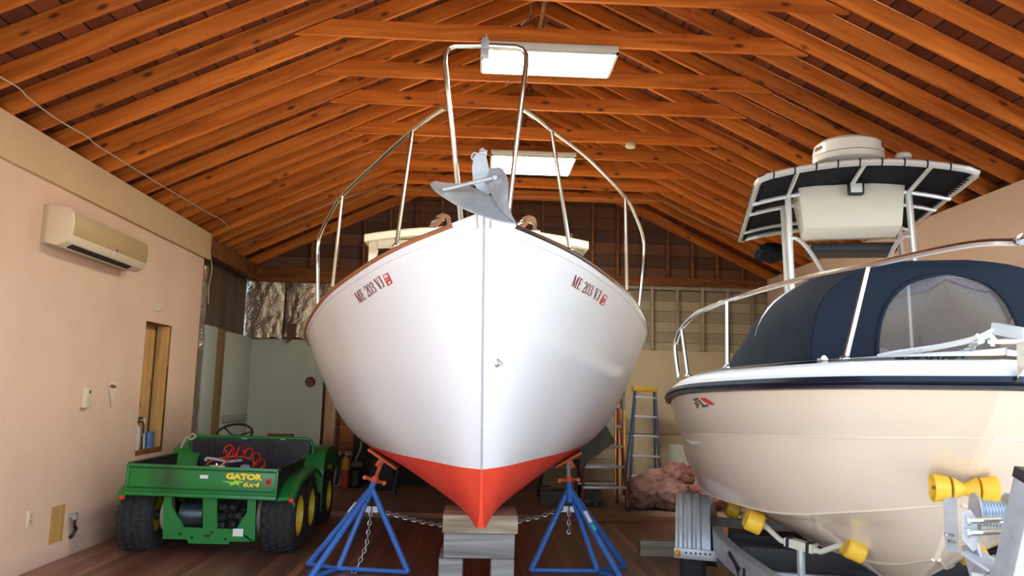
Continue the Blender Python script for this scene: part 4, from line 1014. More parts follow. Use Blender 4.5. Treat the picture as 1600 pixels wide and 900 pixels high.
# ------------------------------------------------------------------ centre-console boat
m_hull2 = mat('cream hull gelcoat', srgb(222, 204, 180), .2, coat=.35)
m_cap = mat('white deck gelcoat', srgb(246, 246, 244), .25, coat=.2)
m_rub = mat('navy rub rail', srgb(20, 24, 34), .25)
m_navy = mat('navy canvas', srgb(27, 34, 44), .85, spec=.2, bump=(120, .08))
m_blackc = mat('black canvas', srgb(24, 25, 30), .85, spec=.2)
m_alu = mat('bright aluminium tube', srgb(236, 236, 234), .25, metal=.45)
m_vinylwin = mat('clear vinyl window', srgb(140, 126, 118), .05, spec=1, alpha=.22)
RM = Matrix.Translation((2.0, 2.87, 0)) @ Matrix.Rotation(-math.asin(.26), 4, 'Z')
def R(s, b, z): return RM @ V((-b, s, z))      # s aft of stem, b towards the centre of the shed
def rat(u, v, s):                              # photo point in the plane s = const
    d = ray(u, v); n = RM.to_3x3() @ V((0, 1, 0)); o = R(s, 0, 0)
    return CAM + d * ((o - CAM).dot(n) / d.dot(n))
def loc(p):
    q = RM.inverted() @ p; return q.y, -q.x, q.z
b2 = root('motorboat', 'cream motorboat on a trailer, with navy canvas dodger and black canopy top', 'boat', RM)
ST2 = [
 [(1.75, .012, .44), (1.14, .012, .74), (.95, .014, .90), (.78, .016, 1.05), (.34, .02, 1.37), (.03, .03, 1.595)],
 [(1.85, .02, .435), (1.50, .14, .64), (1.25, .28, .86), (1.05, .36, .965), (.66, .52, 1.34), (.28, .52, 1.592)],
 [(2.05, .02, .43), (1.85, .28, .61), (1.65, .62, .83), (1.55, .69, .87), (1.25, .88, 1.31), (.85, .93, 1.58)],
 [(2.6, .02, .42), (2.5, .40, .58), (2.4, .87, .80), (2.35, .96, .83), (2.1, 1.13, 1.27), (1.7, 1.22, 1.56)],
 [(3.4, .02, .41), (3.35, .46, .57), (3.3, .98, .76), (3.3, 1.09, .79), (3.1, 1.24, 1.22), (2.8, 1.335, 1.51)],
 [(4.4, .02, .40), (4.4, .5, .56), (4.4, 1.0, .74), (4.4, 1.1, .76), (4.3, 1.24, 1.17), (4.2, 1.33, 1.47)],
 [(5.4, .02, .40), (5.4, .48, .56), (5.4, .94, .73), (5.4, 1.03, .75), (5.4, 1.1, 1.13), (5.4, 1.15, 1.44)],
]
NET2 = hull_net(ST2, 10, 5)
# keep the chine and the knuckle crisp: sections are straight between their control rows
def straight_net(ST, ns, nj, crown):
    cols = [cr([V((st[j][1], st[j][0], st[j][2])) for st in ST], ns) for j in range(len(ST[0]))]
    net = []
    for i in range(len(cols[0])):
        row = []
        for j in range(len(cols) - 1):
            a, b = cols[j][i], cols[j + 1][i]
            for k in range(nj):
                t = k / nj; p = a.lerp(b, t); p.x += crown[j] * 4 * t * (1 - t) * min(1, a.x + b.x); row.append(p)
        row.append(cols[-1][i]); net.append(row)
    return net
NET2 = straight_net(ST2, 10, 6, (.0, .0, 0, .035, .012))
NJ2 = len(NET2[0]) - 1
RMX = RM @ Matrix.Diagonal((-1, 1, 1, 1))
build('hull', closed_hull(NET2, 0, NJ2, RM), m_hull2, b2, smooth=.22)
def edge2(k, side, out=0, dz=0):
    p = NET2[k][NJ2]; q = NET2[min(k + 1, len(NET2) - 1)][NJ2]; r = NET2[max(k - 1, 0)][NJ2]
    t = (q - r).normalized(); n = V((t.y, -t.x, 0)).normalized()
    return R(p.y + n.y * out, side * max(p.x + n.x * out, 0.0), p.z + dz)
# white gunwale cap above the rub rail, rounded inward
if True:
    rows = []
    for side, k in [(1, k) for k in range(len(NET2) - 1, -1, -1)] + [(-1, k) for k in range(len(NET2))]:
        rows.append([edge2(k, side, o, dz) for o, dz in ((.01, -.005), (.012, .02), (-.005, .045), (-.03, .066), (-.07, .082), (-.13, .088), (-.17, .085))])
    build('gunwale', MB().grid(rows), m_cap, b2, smooth=1.2)
    ks = [(1, k) for k in range(len(NET2) - 1, -1, -1)] + [(-1, k) for k in range(len(NET2))]
    build('rub_rail', MB().grid([[edge2(k, side, o, dz) for o, dz in ((0, -.038), (.026, -.032), (.03, -.02), (.024, -.014), (.036, -.004), (.03, .016), (.0, .02))] for side, k in ks]), m_rub, b2, smooth=.9)
# foredeck
rows = []
for k in range(0, 36):
    p = NET2[k][NJ2]; wdt = max(p.x - .1, .005)
    rows.append([R(p.y + .06, wdt * t, p.z + .1 + .03 * (1 - t * t)) for t in [q / 6 for q in range(-6, 7)]])
build('foredeck', MB().grid(rows), m_cap, b2)
rows = [[R(NET2[k][NJ2].y, (NET2[k][NJ2].x - .12) * t, 1.2) for t in (-1, 0, 1)] for k in range(35, len(NET2))]
build('cockpit_sole', MB().grid(rows), m_cap, b2)
# registration marks, too worn to read: dark ticks and a red strip
def on_hull2(u, v):
    p, n = hull_hit(u, v, 1, NET2, RMX); return p + n * .004
mb = MB()
def tick(pts, w):
    q = [on_hull2(*p) for p in pts]
    mb.tube(q, w, 5)
tick([(1073.5, 625), (1079, 629), (1084, 634), (1089, 636)], .004); tick([(1072, 625.2), (1076, 625.8)], .006); tick([(1087, 636), (1090.5, 636)], .007)
tick([(1082, 625), (1087, 629), (1092, 634)], .005); tick([(1085, 624), (1088, 624)], .006); tick([(1088.5, 623), (1091, 623)], .006); tick([(1088, 626), (1094, 632)], .003); tick([(1092, 625), (1097, 630), (1101, 634)], .004); tick([(1099, 634.5), (1102, 634)], .007); tick([(1104, 633.3), (1106.5, 633.2)], .007)
tag(build('registration_lettering', mb, mat('worn black lettering', srgb(46, 40, 34), .6), b2), label='worn dark registration letters')
w4 = [on_hull2(*p) for p in ((1093.5, 622), (1101.5, 621), (1118, 631.5), (1109.5, 632.5))]
tag(build('registration_sticker', MB().add(w4, [(0, 1, 2, 3)]), m_sticker, b2, smooth=None), label='red registration sticker')
# bow rail
def gun(s, ins=.1):
    k = min(range(len(NET2)), key=lambda i: abs(NET2[i][NJ2].y - s)); p = NET2[k][NJ2]; return max(p.x - ins, .02), p.z + .1
side = [R(2.15, 1.26, 1.64), ] + [rat(1055, 545, 2.12), rat(1058, 528, 2.08), rat(1064, 514, 1.98), rat(1082, 494, 1.75), rat(1108, 481, 1.48), rat(1137, 469.5, 1.22), rat(1200, 450, .98), rat(1270, 432, .75), rat(1355, 415, .46), rat(1450, 394, .2), rat(1530, 380, .02), rat(1600, 377, -.1)]
lo = [loc(p) for p in side]
end = (-.2, 0, lo[-1][2] + .01)
side_s = cr(side + [R(*end)], 5)
port = [R(loc(p)[0], -loc(p)[1], loc(p)[2]) for p in reversed(side_s[:-1])]
rail = tag(build('bow_rail', MB().tube(side_s + port, .0145, 8), m_steel, b2), label='stainless bow rail')
for (u, v), s, (u2, v2) in (((1065, 514), 1.95, (1075, 588)), ((1136.5, 470), 1.22, (1137, 575)), ((1356, 415), .46, (1321, 562))):
    a = rat(u, v, s); b = rat(u2, v2, s + .02)
    for m_ in (1, -1):
        la, lb = loc(a), loc(b)
        p, q = R(la[0], m_ * la[1], la[2]), R(lb[0], m_ * lb[1], lb[2])
        build('stanchion', MB().tube([p, q], .0125, 8).lathe([(.028, 0), (.026, .008), (.014, .018)], q, (0, 0, 1), 12), m_steel, rail)
# deck cleat on the gunwale
c = rat(1285, 560, .62); tag(build('deck_cleat', MB().tube([c - RM.to_3x3() @ V((.0, .05, 0)), c + RM.to_3x3() @ V((0, .05, 0))], .012, 8).box(c - V((0, 0, .015)), (.03, .05, .03)), m_steel, b2), label='small chrome cleat')

# navy dodger: canvas tent from a wide aft hoop to a narrower front hoop, with a clear window in its face
def hoop2(s, hw, z0, zt, lean=0, n=28, pw=3.0):
    out = []
    for k in range(n + 1):
        a = PI * k / n; ca, sa = math.cos(a), math.sin(a)
        out.append(R(s - lean * abs(sa) ** (2 / pw), hw * (abs(ca) ** (2 / pw)) * (1 if ca >= 0 else -1), z0 + (zt - z0) * abs(sa) ** (2 / pw)))
    return out
from mathutils import noise as _noise
HP = [(2.45, .98, 1.60, 1.63), (2.05, .93, 1.62, 1.97), (1.55, .84, 1.65, 2.20), (1.1, .71, 1.675, 2.225), (.84, .60, 1.69, 2.18)]
rows = []
ctrl = cr([V(p[:3]) for p in HP], 6); ztp = cr([V((p[3], 0, 0)) for p in HP], 6)
for c, zt in zip(ctrl, ztp):
    r = hoop2(c.x, c.y, c.z, zt.x)
    rows.append([p + V((0, 0, 1)) * (.012 * _noise.noise(p * 4)) + (R(0, 1, 0) - R(0, 0, 0)) * (.012 * _noise.noise(p * 5)) for p in r])
dg = tag(build('canvas_dodger', sheet([r[:21] for r in rows], .006), m_navy, b2, smooth=1.2), label='navy canvas dodger over the foredeck')
tag(build('side_window', sheet([r[20:] for r in rows], .004), m_vinylwin, dg, smooth=1.2), label='clear vinyl side of the dodger')
# front face: canvas surround with an arched opening
front = rows[-1]
cface = R(.74, 0, 1.70)
inner = []
n = len(front) - 1
win = []
for k in range(n + 1):
    a = PI * k / n; ca, sa = math.cos(a), math.sin(a)
    win.append(R(.80 - .02 * sa, .31 * (abs(ca) ** .8) * (1 if ca >= 0 else -1) - .0, 1.725 + .385 * abs(sa) ** .85))
mid = [a.lerp(b, .5) + (R(-.012, 0, 0) - R(0, 0, 0)) for a, b in zip(front, win)]
build('front_panel', sheet([front, mid, win], .006), m_navy, dg, smooth=1.2)
rows_w = [[win[k], win[n - k]] for k in range(n // 2 + 1)]
rows_w = [[win[k].lerp(win[n - k], t / 8) + (R(-.02 * math.sin(PI * t / 8), 0, 0) - R(0, 0, 0)) for t in range(9)] for k in range(n // 2 + 1)]
build('window_pane', sheet(rows_w, .004), m_vinylwin, dg, smooth=1.2)
build('window_piping', MB().tube([p + (R(-.008, 0, 0) - R(0, 0, 0)) for p in win], .009, 6), m_navy, dg)
build('hoop', MB().tube(hoop2(1.5, .82, 1.66, 2.22), .012, 8), m_alu, dg)
build('inner_pole', MB().tube([R(1.5, -.02, 1.7), R(1.45, -.0, 2.19)], .012, 8), m_alu, dg)
tag(build('seat_cushion', MB().span((0, 0, 0), (.5, .5, .12)).xf(Matrix.Translation(R(1.9, .5, 1.72)) @ RM.to_3x3().to_4x4()), mat('pale grey cushion', srgb(196, 188, 184), .6), bevel=.03), 'pale cushion seen through the dodger window', 'cushion')

# T-top
ZT = 3.04
def T(s, b): return R(s, b, ZT + .095 * (1 - (b / .71) ** 2) + .0 * s)
S0, S1, BW = 2.37, 4.60, .705
rows = []
for i in range(13):
    s = S0 + (S1 - S0) * i / 12
    rows.append([T(s, BW * k / 8) + V((0, 0, .016)) for k in range(-8, 9)])
tt = tag(build('canopy_top', sheet(rows, .006), m_blackc, b2, smooth=1.2), label='black canvas top on an aluminium frame')
ring = [T(S0 + .0, BW * k / 10) for k in range(-9, 10)]
ring = [T(S0 + .1, -BW)] + [T(S0 + .025, -BW * .98)] + ring + [T(S0 + .025, BW * .98)] + [T(S0 + (S1 - S0) * k / 8 + (.1 if k == 0 else 0), BW) for k in range(0, 9)] + [T(S1, BW * k / 8) for k in range(7, -8, -1)] + [T(S1 - (S1 - S0) * k / 8, -BW) for k in range(0, 8)]
build('rim_tube', MB().tube(ring, .024, 8, closed=True), m_alu, tt)
SL1, SL2 = 3.0, 3.36
for s in (SL1, SL2, 4.1):
    build('cross_tube', MB().tube([T(s, BW * k / 8) - V((0, 0, .03)) for k in range(-8, 9)], .017, 8), m_alu, tt)
for b in (.44, 0, -.42):
    build('fore_tube', MB().tube([T(S0, b), T(SL1, b) - V((0, 0, .03))], .016, 8), m_alu, tt)
# lacing around the rim
def lace(mb): build('lacing_loop', mb, m_blackc, tt)
for k in range(-4, 5):
    mb = MB(); c = T(S0, BW * (k + .3) / 5); t = RM.to_3x3() @ V((1, 0, 0)); mb.tube([c + (V((0, 0, 1)) * math.cos(q * PI / 4) + (RM.to_3x3() @ V((0, 1, 0))) * math.sin(q * PI / 4)) * .027 for q in range(8)], .005, 5, closed=True); lace(mb)
for s_ in (1, -1):
    for k in range(34):
        mb = MB(); c = T(S0 + .15 + (S1 - S0 - .2) * k / 33, s_ * BW); mb.tube([c + V((0, 0, .027)), c + (R(0, s_ * .03, 0) - R(0, 0, 0)) - V((0, 0, .012)), c + (R(.03, -s_ * .05, 0) - R(0, 0, 0)) - V((0, 0, .01))], .005, 4); lace(mb)
for s_ in (1, -1):
    bt, bb = (.44, .40) if s_ > 0 else (-.42, -.50)
    for s, e in ((SL1, 3.02), (SL2, 3.22)):
        build('leg', MB().tube([T(s, bt) - V((0, 0, .03)), R(e, bb, 1.25)], .024 if s == SL1 else .02, 10), m_alu, tt)
    za = 2.74
    build('brace', MB().tube(cr([R(SL1, bt * .99, za), R(SL1 - .02, bt - s_ * .06, za - .015), R(SL1 - .06, bt - s_ * .13, za - .10), R(SL1 - .14, bt - s_ * .23, za - .32), R(SL1 - .25, bt - s_ * .3, za - .62)], 4), .016, 8), m_alu, tt)
# electronics box slung under the frame
sF = 2.98
mb = MB()
yv = lambda u, v, s: rat(u, v, s)
fbox = [(1247, 291), (1415, 283), (1411, 352), (1255, 357)]
f0 = [rat(u, v, sF) for u, v in fbox]
def shift(p, ds, db=0, dz=0): return p + (R(ds, db, dz) - R(0, 0, 0))
ft = [f0[0], f0[1], f0[2], f0[3]]
back_t = [shift(f0[0], .42), shift(f0[1], .42)]; back_b = [shift(f0[2], .42, .04, -.02), shift(f0[3], .42, -.04, -.02)]
bev = [shift(f0[2], .1, .03, -.075), shift(f0[3], .1, -.0, -.075)]
vs = [ft[0], ft[1], ft[2], ft[3], bev[0], bev[1], back_t[0], back_t[1], back_b[0], back_b[1]]
build('electronics_box', MB().add(vs, [(0, 1, 2, 3), (3, 2, 4, 5), (5, 4, 8, 9), (6, 9, 8, 7), (0, 6, 7, 1), (0, 3, 5, 9, 6), (1, 7, 8, 4, 2)]), mat('white fibreglass box', srgb(240, 234, 214), .3), tt, bevel=.012)
build('box_back', MB().span((-.33, 0, 2.585), (.30, .3, 2.66)).xf(Matrix.Translation(RM.to_translation()) @ RM.to_3x3().to_4x4() @ Matrix.Translation((.05, 3.06, .05))), m_black, tt, bevel=.02)
# flood light
c = rat(1337, 295, 2.9)
Mx = RM.to_3x3()
fl = tag(build('flood_light', MB().box(c, (.115, .06, .10), Mx), m_black, b2, bevel=.016), label='square black-framed flood light')
build('lens', MB().box(c + Mx @ V((0, -.03, 0)), (.082, .012, .07), Mx), mat('frosted lamp lens', srgb(226, 230, 228), .2, bump=(60, .4)), fl, bevel=.014)
build('bracket', MB().box(c + V((0, 0, .065)), (.05, .045, .035), Mx).tube([c + V((0, 0, .05)), T(SL1, .0) - V((0, 0, .04))], .014, 8), m_black, fl, bevel=.005)
# radar dome and GPS puck
c = T(2.82, .03) + V((0, 0, .105)); z0 = c.z
rd = tag(build('radar_dome', MB().lathe([(.248, .063), (.248, .1), (.236, .15), (.2, .178), (.1, .19), (0, .192)], c, (0, 0, 1), 48), mat('white radome', srgb(232, 228, 212), .35), b2), label='white round radar dome')
build('base', MB().lathe([(.16, -.082), (.17, -.01), (.22, 0), (.245, .02), (.25, .06)], c, (0, 0, 1), 48), mat('white radome', srgb(232, 228, 212), .35), rd)
build('seam', MB().lathe([(.2485, .058), (.25, .06), (.2485, .065)], c, (0, 0, 1), 48), m_gunk, rd)
mb = MB()
for k in range(5):
    a = math.radians(-178 + k * 4.2)
    d = V((math.cos(a), math.sin(a), 0)); mb.box(c + d * .247 + V((0, 0, .108)), (.006, .010, .02 + .012 * (k % 2)), Matrix((d, V((-d.y, d.x, 0)), V((0, 0, 1)))).transposed())
a = math.radians(-46); d = V((math.cos(a), math.sin(a), 0)); mb.box(c + d * .247 + V((0, 0, .11)), (.006, .03, .035), Matrix((d, V((-d.y, d.x, 0)), V((0, 0, 1)))).transposed())
tag(build('lettering', mb, mat('dark red logo', srgb(110, 44, 40), .5), rd), label='dark red worn lettering')
c = T(2.75, -.33) + V((0, 0, .11))
tag(build('antenna_puck', MB().lathe([(.03, -.085), (.03, .03), (.055, .035), (.058, .06), (.045, .075), (0, .08)], c, (0, 0, 1), 24), mat('white plastic', srgb(228, 226, 216), .35), b2), label='small white antenna puck')
# console with windscreen behind the dodger, straps under the top
cs = build('console', MB().span((-.38, 3.02, 1.2), (.38, 3.5, 1.98)).xf(RM), m_cap, b2, bevel=.03)
rows = [[R(2.95 + .12 * (abs(t) ** 2) + .06 * h, .06 + .27 * t, 1.98 + .29 * h) for t in [q / 6 for q in range(-6, 7)]] for h in (0, .5, 1)]
build('windscreen', sheet(rows, .005), mat('smoked acrylic', srgb(120, 134, 124), .06, alpha=.45, spec=.8), cs, smooth=1.2)
c = R(4.3, .45, 2.86)
tag(build('life_vest', MB().blob(c, (.15, .16, .09), 5, .3, 12), m_blackc), 'black bundle stowed under the aft end of the black canvas top', 'bundle')
# bow pulpit gear: anchor rod, rope, chain, plank end
bw = root('bow_anchor', 'galvanised anchor lashed with rope across the motorboat foredeck', 'anchor', Matrix.Translation(R(.3, 0, 1.75)))
p1, p2 = rat(1552, 513, .12), rat(1604, 522, .0)
build('stock', MB().bar(p1, p2, .03, .045), mat('zinc plate', srgb(206, 210, 204), .4, metal=.3), bw, bevel=.003)
build('shank', MB().tube([rat(1545, 534, .1), rat(1610, 533.5, -.02)], .009, 8).tube([rat(1551, 524, .11), rat(1551, 541, .11)], .008, 6), m_cap, bw)
m_wrope = mat('white braided rope', srgb(232, 230, 220), .8, bump=(200, .3))
build('lashing', MB().tube(cr([rat(1372, 556, .62), rat(1400, 550, .55), rat(1470, 540, .35), rat(1526, 527, .16), rat(1552, 515, .1)], 5), .008, 6).tube(cr([rat(1376, 556, .62), rat(1440, 548, .45), rat(1527, 531, .16), rat(1549, 522, .1)], 5), .008, 6)
      .tube(cr([rat(1526, 523, .15), rat(1536, 533, .13), rat(1528, 534, .15), rat(1538, 522, .13), rat(1550, 527, .1), rat(1558, 534, .08)], 4), .008, 6), m_wrope, bw)
tag(build('anchor_chain', chain_mb([rat(1405, 559, .55), rat(1440, 556, .45), rat(1470, 558, .36), rat(1500, 555, .26), rat(1512, 548, .22), rat(1528, 534, .15)], .045, .006), m_chain), 'short galvanised chain along the motorboat foredeck edge', 'chain')
mb = MB().span((-.06, -.14, 1.56), (.12, .0, 1.78)).xf(RM)
tag(build('bow_board', MB().prism([(1588, 538), (1606, 533), (1606, 580), (1599, 577), (1590, 592)], lambda a, b, d: rat(a, b, d), -.03, .02), m_block2, smooth=None), 'tan splintered board end at the bow tip of the motorboat', 'board')

# ------------------------------------------------------------------ trailer
tr = root('boat_trailer', 'galvanised roller trailer carrying the cream motorboat', 'trailer', RM)
m_yroll = mat('yellow polymer roller', srgb(230, 182, 44), .4)
m_cream_arm = mat('off white roller arm', srgb(214, 208, 188), .45)
def beam(pts, w, h):
    P = cr(pts, 6); rows = []
    for i, p in enumerate(P):
        t = (P[min(i + 1, len(P) - 1)] - P[max(i - 1, 0)]).normalized(); x = t.cross(V((0, 0, 1))).normalized()
        rows.append([p + x * (a * w / 2) + V((0, 0, c * h / 2)) for a, c in ((-1, -1), (1, -1), (1, 1), (-1, 1))])
    mb = MB().grid(rows, closed=True); mb.add(rows[0], [(0, 1, 2, 3)]); mb.add(rows[-1], [(3, 2, 1, 0)]); return mb
for s_ in (1, -1):
    fb = build('frame_beam', beam([R(5.3, s_ * 1.0, .46), R(3.6, s_ * 1.0, .46), R(2.85, s_ * .97, .45), R(2.2, s_ * .84, .43), R(1.5, s_ * .62, .4), R(.7, s_ * .34, .38), R(-.2, s_ * .06, .37)], .07, .15), m_galv, tr, smooth=.6)
    if s_ > 0: mainbeam = fb
build('tongue', beam([R(.4, 0, .37), R(-.6, 0, .36), R(-1.6, 0, .36)], .09, .1), m_galv, tr)
for s in (1.35, 2.3, 3.3, 4.6):
    wv = .56 if s < 2 else .85 if s < 3 else 1.0
    build('cross_member', MB().bar(R(s, wv, .36), R(s, -wv, .36), .06, .08), m_galv, tr, bevel=.004)
# raised creases along the hull: lower strake, chine and upper knuckle
def crease(row, r, nm):
    for side in (1, -1):
        pts = [R(p[row].y, side * (p[row].x + .001), p[row].z) for p in NET2]
        build(nm, MB().tube(pts, r, 6), m_hull2, b2)
crease(6, .011, 'strake'); crease(18, .009, 'chine_rail'); crease(24, .005, 'knuckle_rail')
for s_ in (1, -1):
    build('leaf_spring', MB().bar(R(3.0, s_ * .97, .3), R(3.9, s_ * .97, .3), .06, .05), m_gunk, tr)
    build('brake_drum', MB().lathe([(.13, -.05), (.15, -.04), (.15, .05), (.08, .07)], R(3.45, s_ * 1.03, .33), RM.to_3x3() @ V((1, 0, 0)), 20), m_gunk, tr)
build('axle_housing', MB().tube([R(2.75, .9, .4), R(2.75, -.9, .4)], .1, 14).bar(R(2.55, .85, .44), R(2.55, -.85, .44), .1, .14).bar(R(3.2, .9, .42), R(3.2, -.9, .42), .3, .16), mat('dark trailer steel', srgb(62, 62, 64), .6), tr)
build('axle', MB().bar(R(3.45, 1.15, .33), R(3.45, -1.15, .33), .07, .07), m_gunk, tr)
for s_ in (1, -1):
    c = R(3.45, s_ * 1.17, .33); ax = RM.to_3x3() @ V((-s_, 0, 0))
    wt = build('wheel', MB().lathe([(.18, -.09), (.24, -.1), (.3, -.09), (.325, -.06), (.33, 0), (.325, .06), (.3, .09), (.24, .1), (.18, .09), (.18, -.09)], c, ax, 40), m_tyre, tr)
    build('rim', MB().lathe([(.185, -.08), (.185, .07), (.12, .04), (.06, .05), (.06, .09), (0, .09)], c, ax, 28), m_galv, wt)
    # fender: ribbed half-drum
    rows = []
    for k in range(15):
        a = PI * (-.03 + 1.06 * k / 14); rr = .395
        row = []
        for q in range(17):
            t = q / 16; o = -.13 + .26 * t; rb = rr + .012 * (1 if (q in (5, 6, 9, 10, 13, 14)) else 0)
            row.append(c + (R(0, s_ * o, 0) - R(0, 0, 0)) + RM.to_3x3() @ V((0, -math.cos(a) * rb, 0)) + V((0, 0, max(-.02, math.sin(a)) * rb)))
        rows.append(row)
    build('fender', sheet(rows, .006), m_galv, tr, smooth=.5)
    ar = build('fender_arm', MB().bar(R(3.03, s_ * 1.31, .345), R(3.03, s_ * .96, .335), .02, .075), m_galv, tr, bevel=.003)
    build('marker_lamp', MB().blob(R(3.005, s_ * 1.285, .345), (.022, .022, .026), 2, 0, 8), mat('amber lens', srgb(230, 150, 40), .3), ar)
    mb = MB()
    for q in range(6): mb.lathe([(.008, 0), (.008, .003)], R(3.018, s_ * (1.22 - .035 * q), .35), RM.to_3x3() @ V((0, -1, 0)), 8)
    build('arm_holes', mb, m_black, ar)
    # roller arms with yellow wobble rollers under the hull
    for (s1, b1), (s2, bb2) in (((2.05, .80), (1.6, .30)), ((3.6, .85), (3.3, .3))):
        def under(s, b): 
            k = min(range(len(NET2)), key=lambda i: abs(NET2[i][6].y - s)); r = NET2[k]
            q = min(range(0, 14), key=lambda j: abs(r[j].x - b)); return r[q].z
        e1 = R(s1, s_ * b1, under(s1, b1) - .085); e2 = R(s2, s_ * bb2, under(s2, bb2) - .085)
        armm = build('roller_arm', MB().tube([e1, e1.lerp(e2, .12) - V((0, 0, .0)), e1.lerp(e2, .3) - V((0, 0, .065)), e1.lerp(e2, .7) - V((0, 0, .065)), e1.lerp(e2, .88) - V((0, 0, .0)), e2], .017, 8).bar(e1.lerp(e2, .36) - V((0, 0, .06)), e1.lerp(e2, .64) - V((0, 0, .06)), .06, .05), m_cream_arm, tr)
        [build('arm_clip', MB().bar(e1.lerp(e2, q) - V((0, 0, .06)), e1.lerp(e2, q + .03) - V((0, 0, .06)), .066, .066), m_black, armm) for q in (.38, .58)]
        mid_ = e1.lerp(e2, .5) - V((0, 0, .07)); build('arm_post', MB().tube([mid_, V((mid_.x, mid_.y, .36))], .024, 8), m_galv, armm)
        for e in (e1, e2):
            for dd in (-.075, .075):
                cc = e + RM.to_3x3() @ V((-.0 * s_, dd, 0)) + V((0, 0, .012)); axr = (RM.to_3x3() @ V((1, 0, 0)) * .9 + V((0, 0, .35 * -s_))).normalized()
                build('roller', MB().lathe([(.03, -.05), (.058, -.05), (.066, -.04), (.066, .04), (.058, .05), (.03, .05)], cc, axr, 20), m_yroll, armm)
# side lettering on the near beam
def beam_pt(t, z):   # near face of the left frame beam, along its forward run
    P = cr([R(2.85, .97 + .04, .45), R(2.2, .84 + .04, .43), R(1.5, .62 + .04, .4)], 10); i = min(int(t * 20), 19); f = t * 20 - i
    p = P[i].lerp(P[i + 1], f); d = (P[i + 1] - P[i]).normalized(); n = V((0, 0, 1)).cross(d); n = n if n.dot(CAM - p) > 0 else -n
    return p + n.normalized() * .004 + V((0, 0, z))
vs, fs = text_mesh('Lo', .13, .004, .1, 1.2)
mb = MB().add([beam_pt(.54 + a * .9, -.07 + b * .95) for a, b in vs], fs)
build('lettering', mb, m_black, mainbeam, smooth=None)
cat = [(.30, .03), (.33, .055), (.36, .05), (.40, .035), (.45, .02), (.49, .005), (.515, -.005), (.50, -.02), (.485, -.035), (.49, -.06), (.475, -.06), (.46, -.035), (.44, -.02), (.415, -.005), (.38, .005), (.34, .01)]
build('emblem', MB().add([beam_pt(a, b) for a, b in cat], [tuple(range(len(cat)))]), m_black, mainbeam, smooth=None)
# winch post with winch and bow stop
wp = build('winch_post', MB().bar(rat(1622, 742, -.02), rat(1578, 935, .1), .11, .1, (1, 0, 0)), m_galv, tr, bevel=.006)
a, b = rat(1622, 742, -.02), rat(1578, 935, .1); d = (a - b).normalized()
build('post_cap', MB().bar(a - d * .035, a + d * .008, .118, .108, (1, 0, 0)), m_black, wp, bevel=.006)
xb = RM.to_3x3() @ V((1, 0, 0))
c = rat(1506, 764, .56)
rl = build('bow_stop_roller', MB().lathe([(.038, -.052), (.052, -.05), (.03, -.012), (.024, 0), (.03, .012), (.052, .05), (.038, .052)], c, xb, 24), m_yroll, tr)
for s_ in (-1, 1):
    build('roller_cup', MB().lathe([(.0, .062), (.045, .06), (.05, .062), (.062, .125), (.058, .127), (.045, .075), (.0, .072)], c, xb * s_, 24), m_yroll, rl)
    build('stop_arm', MB().bar(c + xb * (.056 * s_), rat(1502, 862, .36) + xb * (.056 * s_ * .6), .006, .05, xb), m_galv, tr)
build('roller_pin', MB().tube([c - xb * .13, c + xb * .13], .009, 8), m_chrome, rl)
wc = rat(1550, 803, .3)
wn = build('winch', MB().lathe([(.08, -.062), (.08, -.056)], wc, xb, 28).lathe([(.08, .056), (.08, .062)], wc, xb, 28).lathe([(.03, -.06), (.03, .06)], wc, xb, 20), m_galv, tr)
build('winch_cable', MB().tube([wc + xb * (-.05 + .1 * q / 80) + (V((0, 0, 1)) * math.cos(q * .7) + (RM.to_3x3() @ V((0, 1, 0))) * math.sin(q * .7)) * .048 for q in range(81)], .0045, 5).lathe([(.046, -.052), (.046, .052)], wc, xb, 20), mat('pale blue grey cable', srgb(176, 190, 200), .4, metal=.5), wn)
mb = MB()
for q in range(30):
    t = 2 * PI * q / 30; dd = V((0, 0, 1)) * math.cos(t) + (RM.to_3x3() @ V((0, 1, 0))) * math.sin(t); mb.box(wc + xb * .062 + dd * .081, (.012, .008, .009), Matrix((xb, dd.cross(xb), dd)).transposed())
build('gear_teeth', mb, m_galv, wn)
side_plate = [(1503, 800), (1516, 796), (1527, 812), (1528, 858), (1520, 862), (1503, 842)]
build('side_plate', MB().prism(side_plate, lambda p, q, d_: rat(p, q, d_), .2, .205), m_galv, wn, bevel=0)
for v in (814, 833): build('shaft', MB().tube([rat(1512, v, .19), rat(1566, v - 1, .19)], .011, 10).tube([rat(1510, v, .185), rat(1514, v, .185)], .018, 10), m_chrome, wn)
build('winch_bracket', MB().bar(rat(1517, 862, .22), rat(1560, 890, .14), .12, .012).bar(rat(1515, 850, .25), rat(1534, 915, .2), .1, .012, (1, 0, 0)), m_galv, tr)
build('mount_bolt', MB().tube([rat(1476, 834, .35), rat(1490, 836, .35)], .009, 8).tube([rat(1482, 845, .35), rat(1492, 846, .35)], .009, 8), m_chrome, tr)
# jack-foot / winch stay down to the tongue
build('winch_stay', MB().bar(rat(1534, 890, .2), R(.35, 0, .4), .06, .06), m_galv, tr)
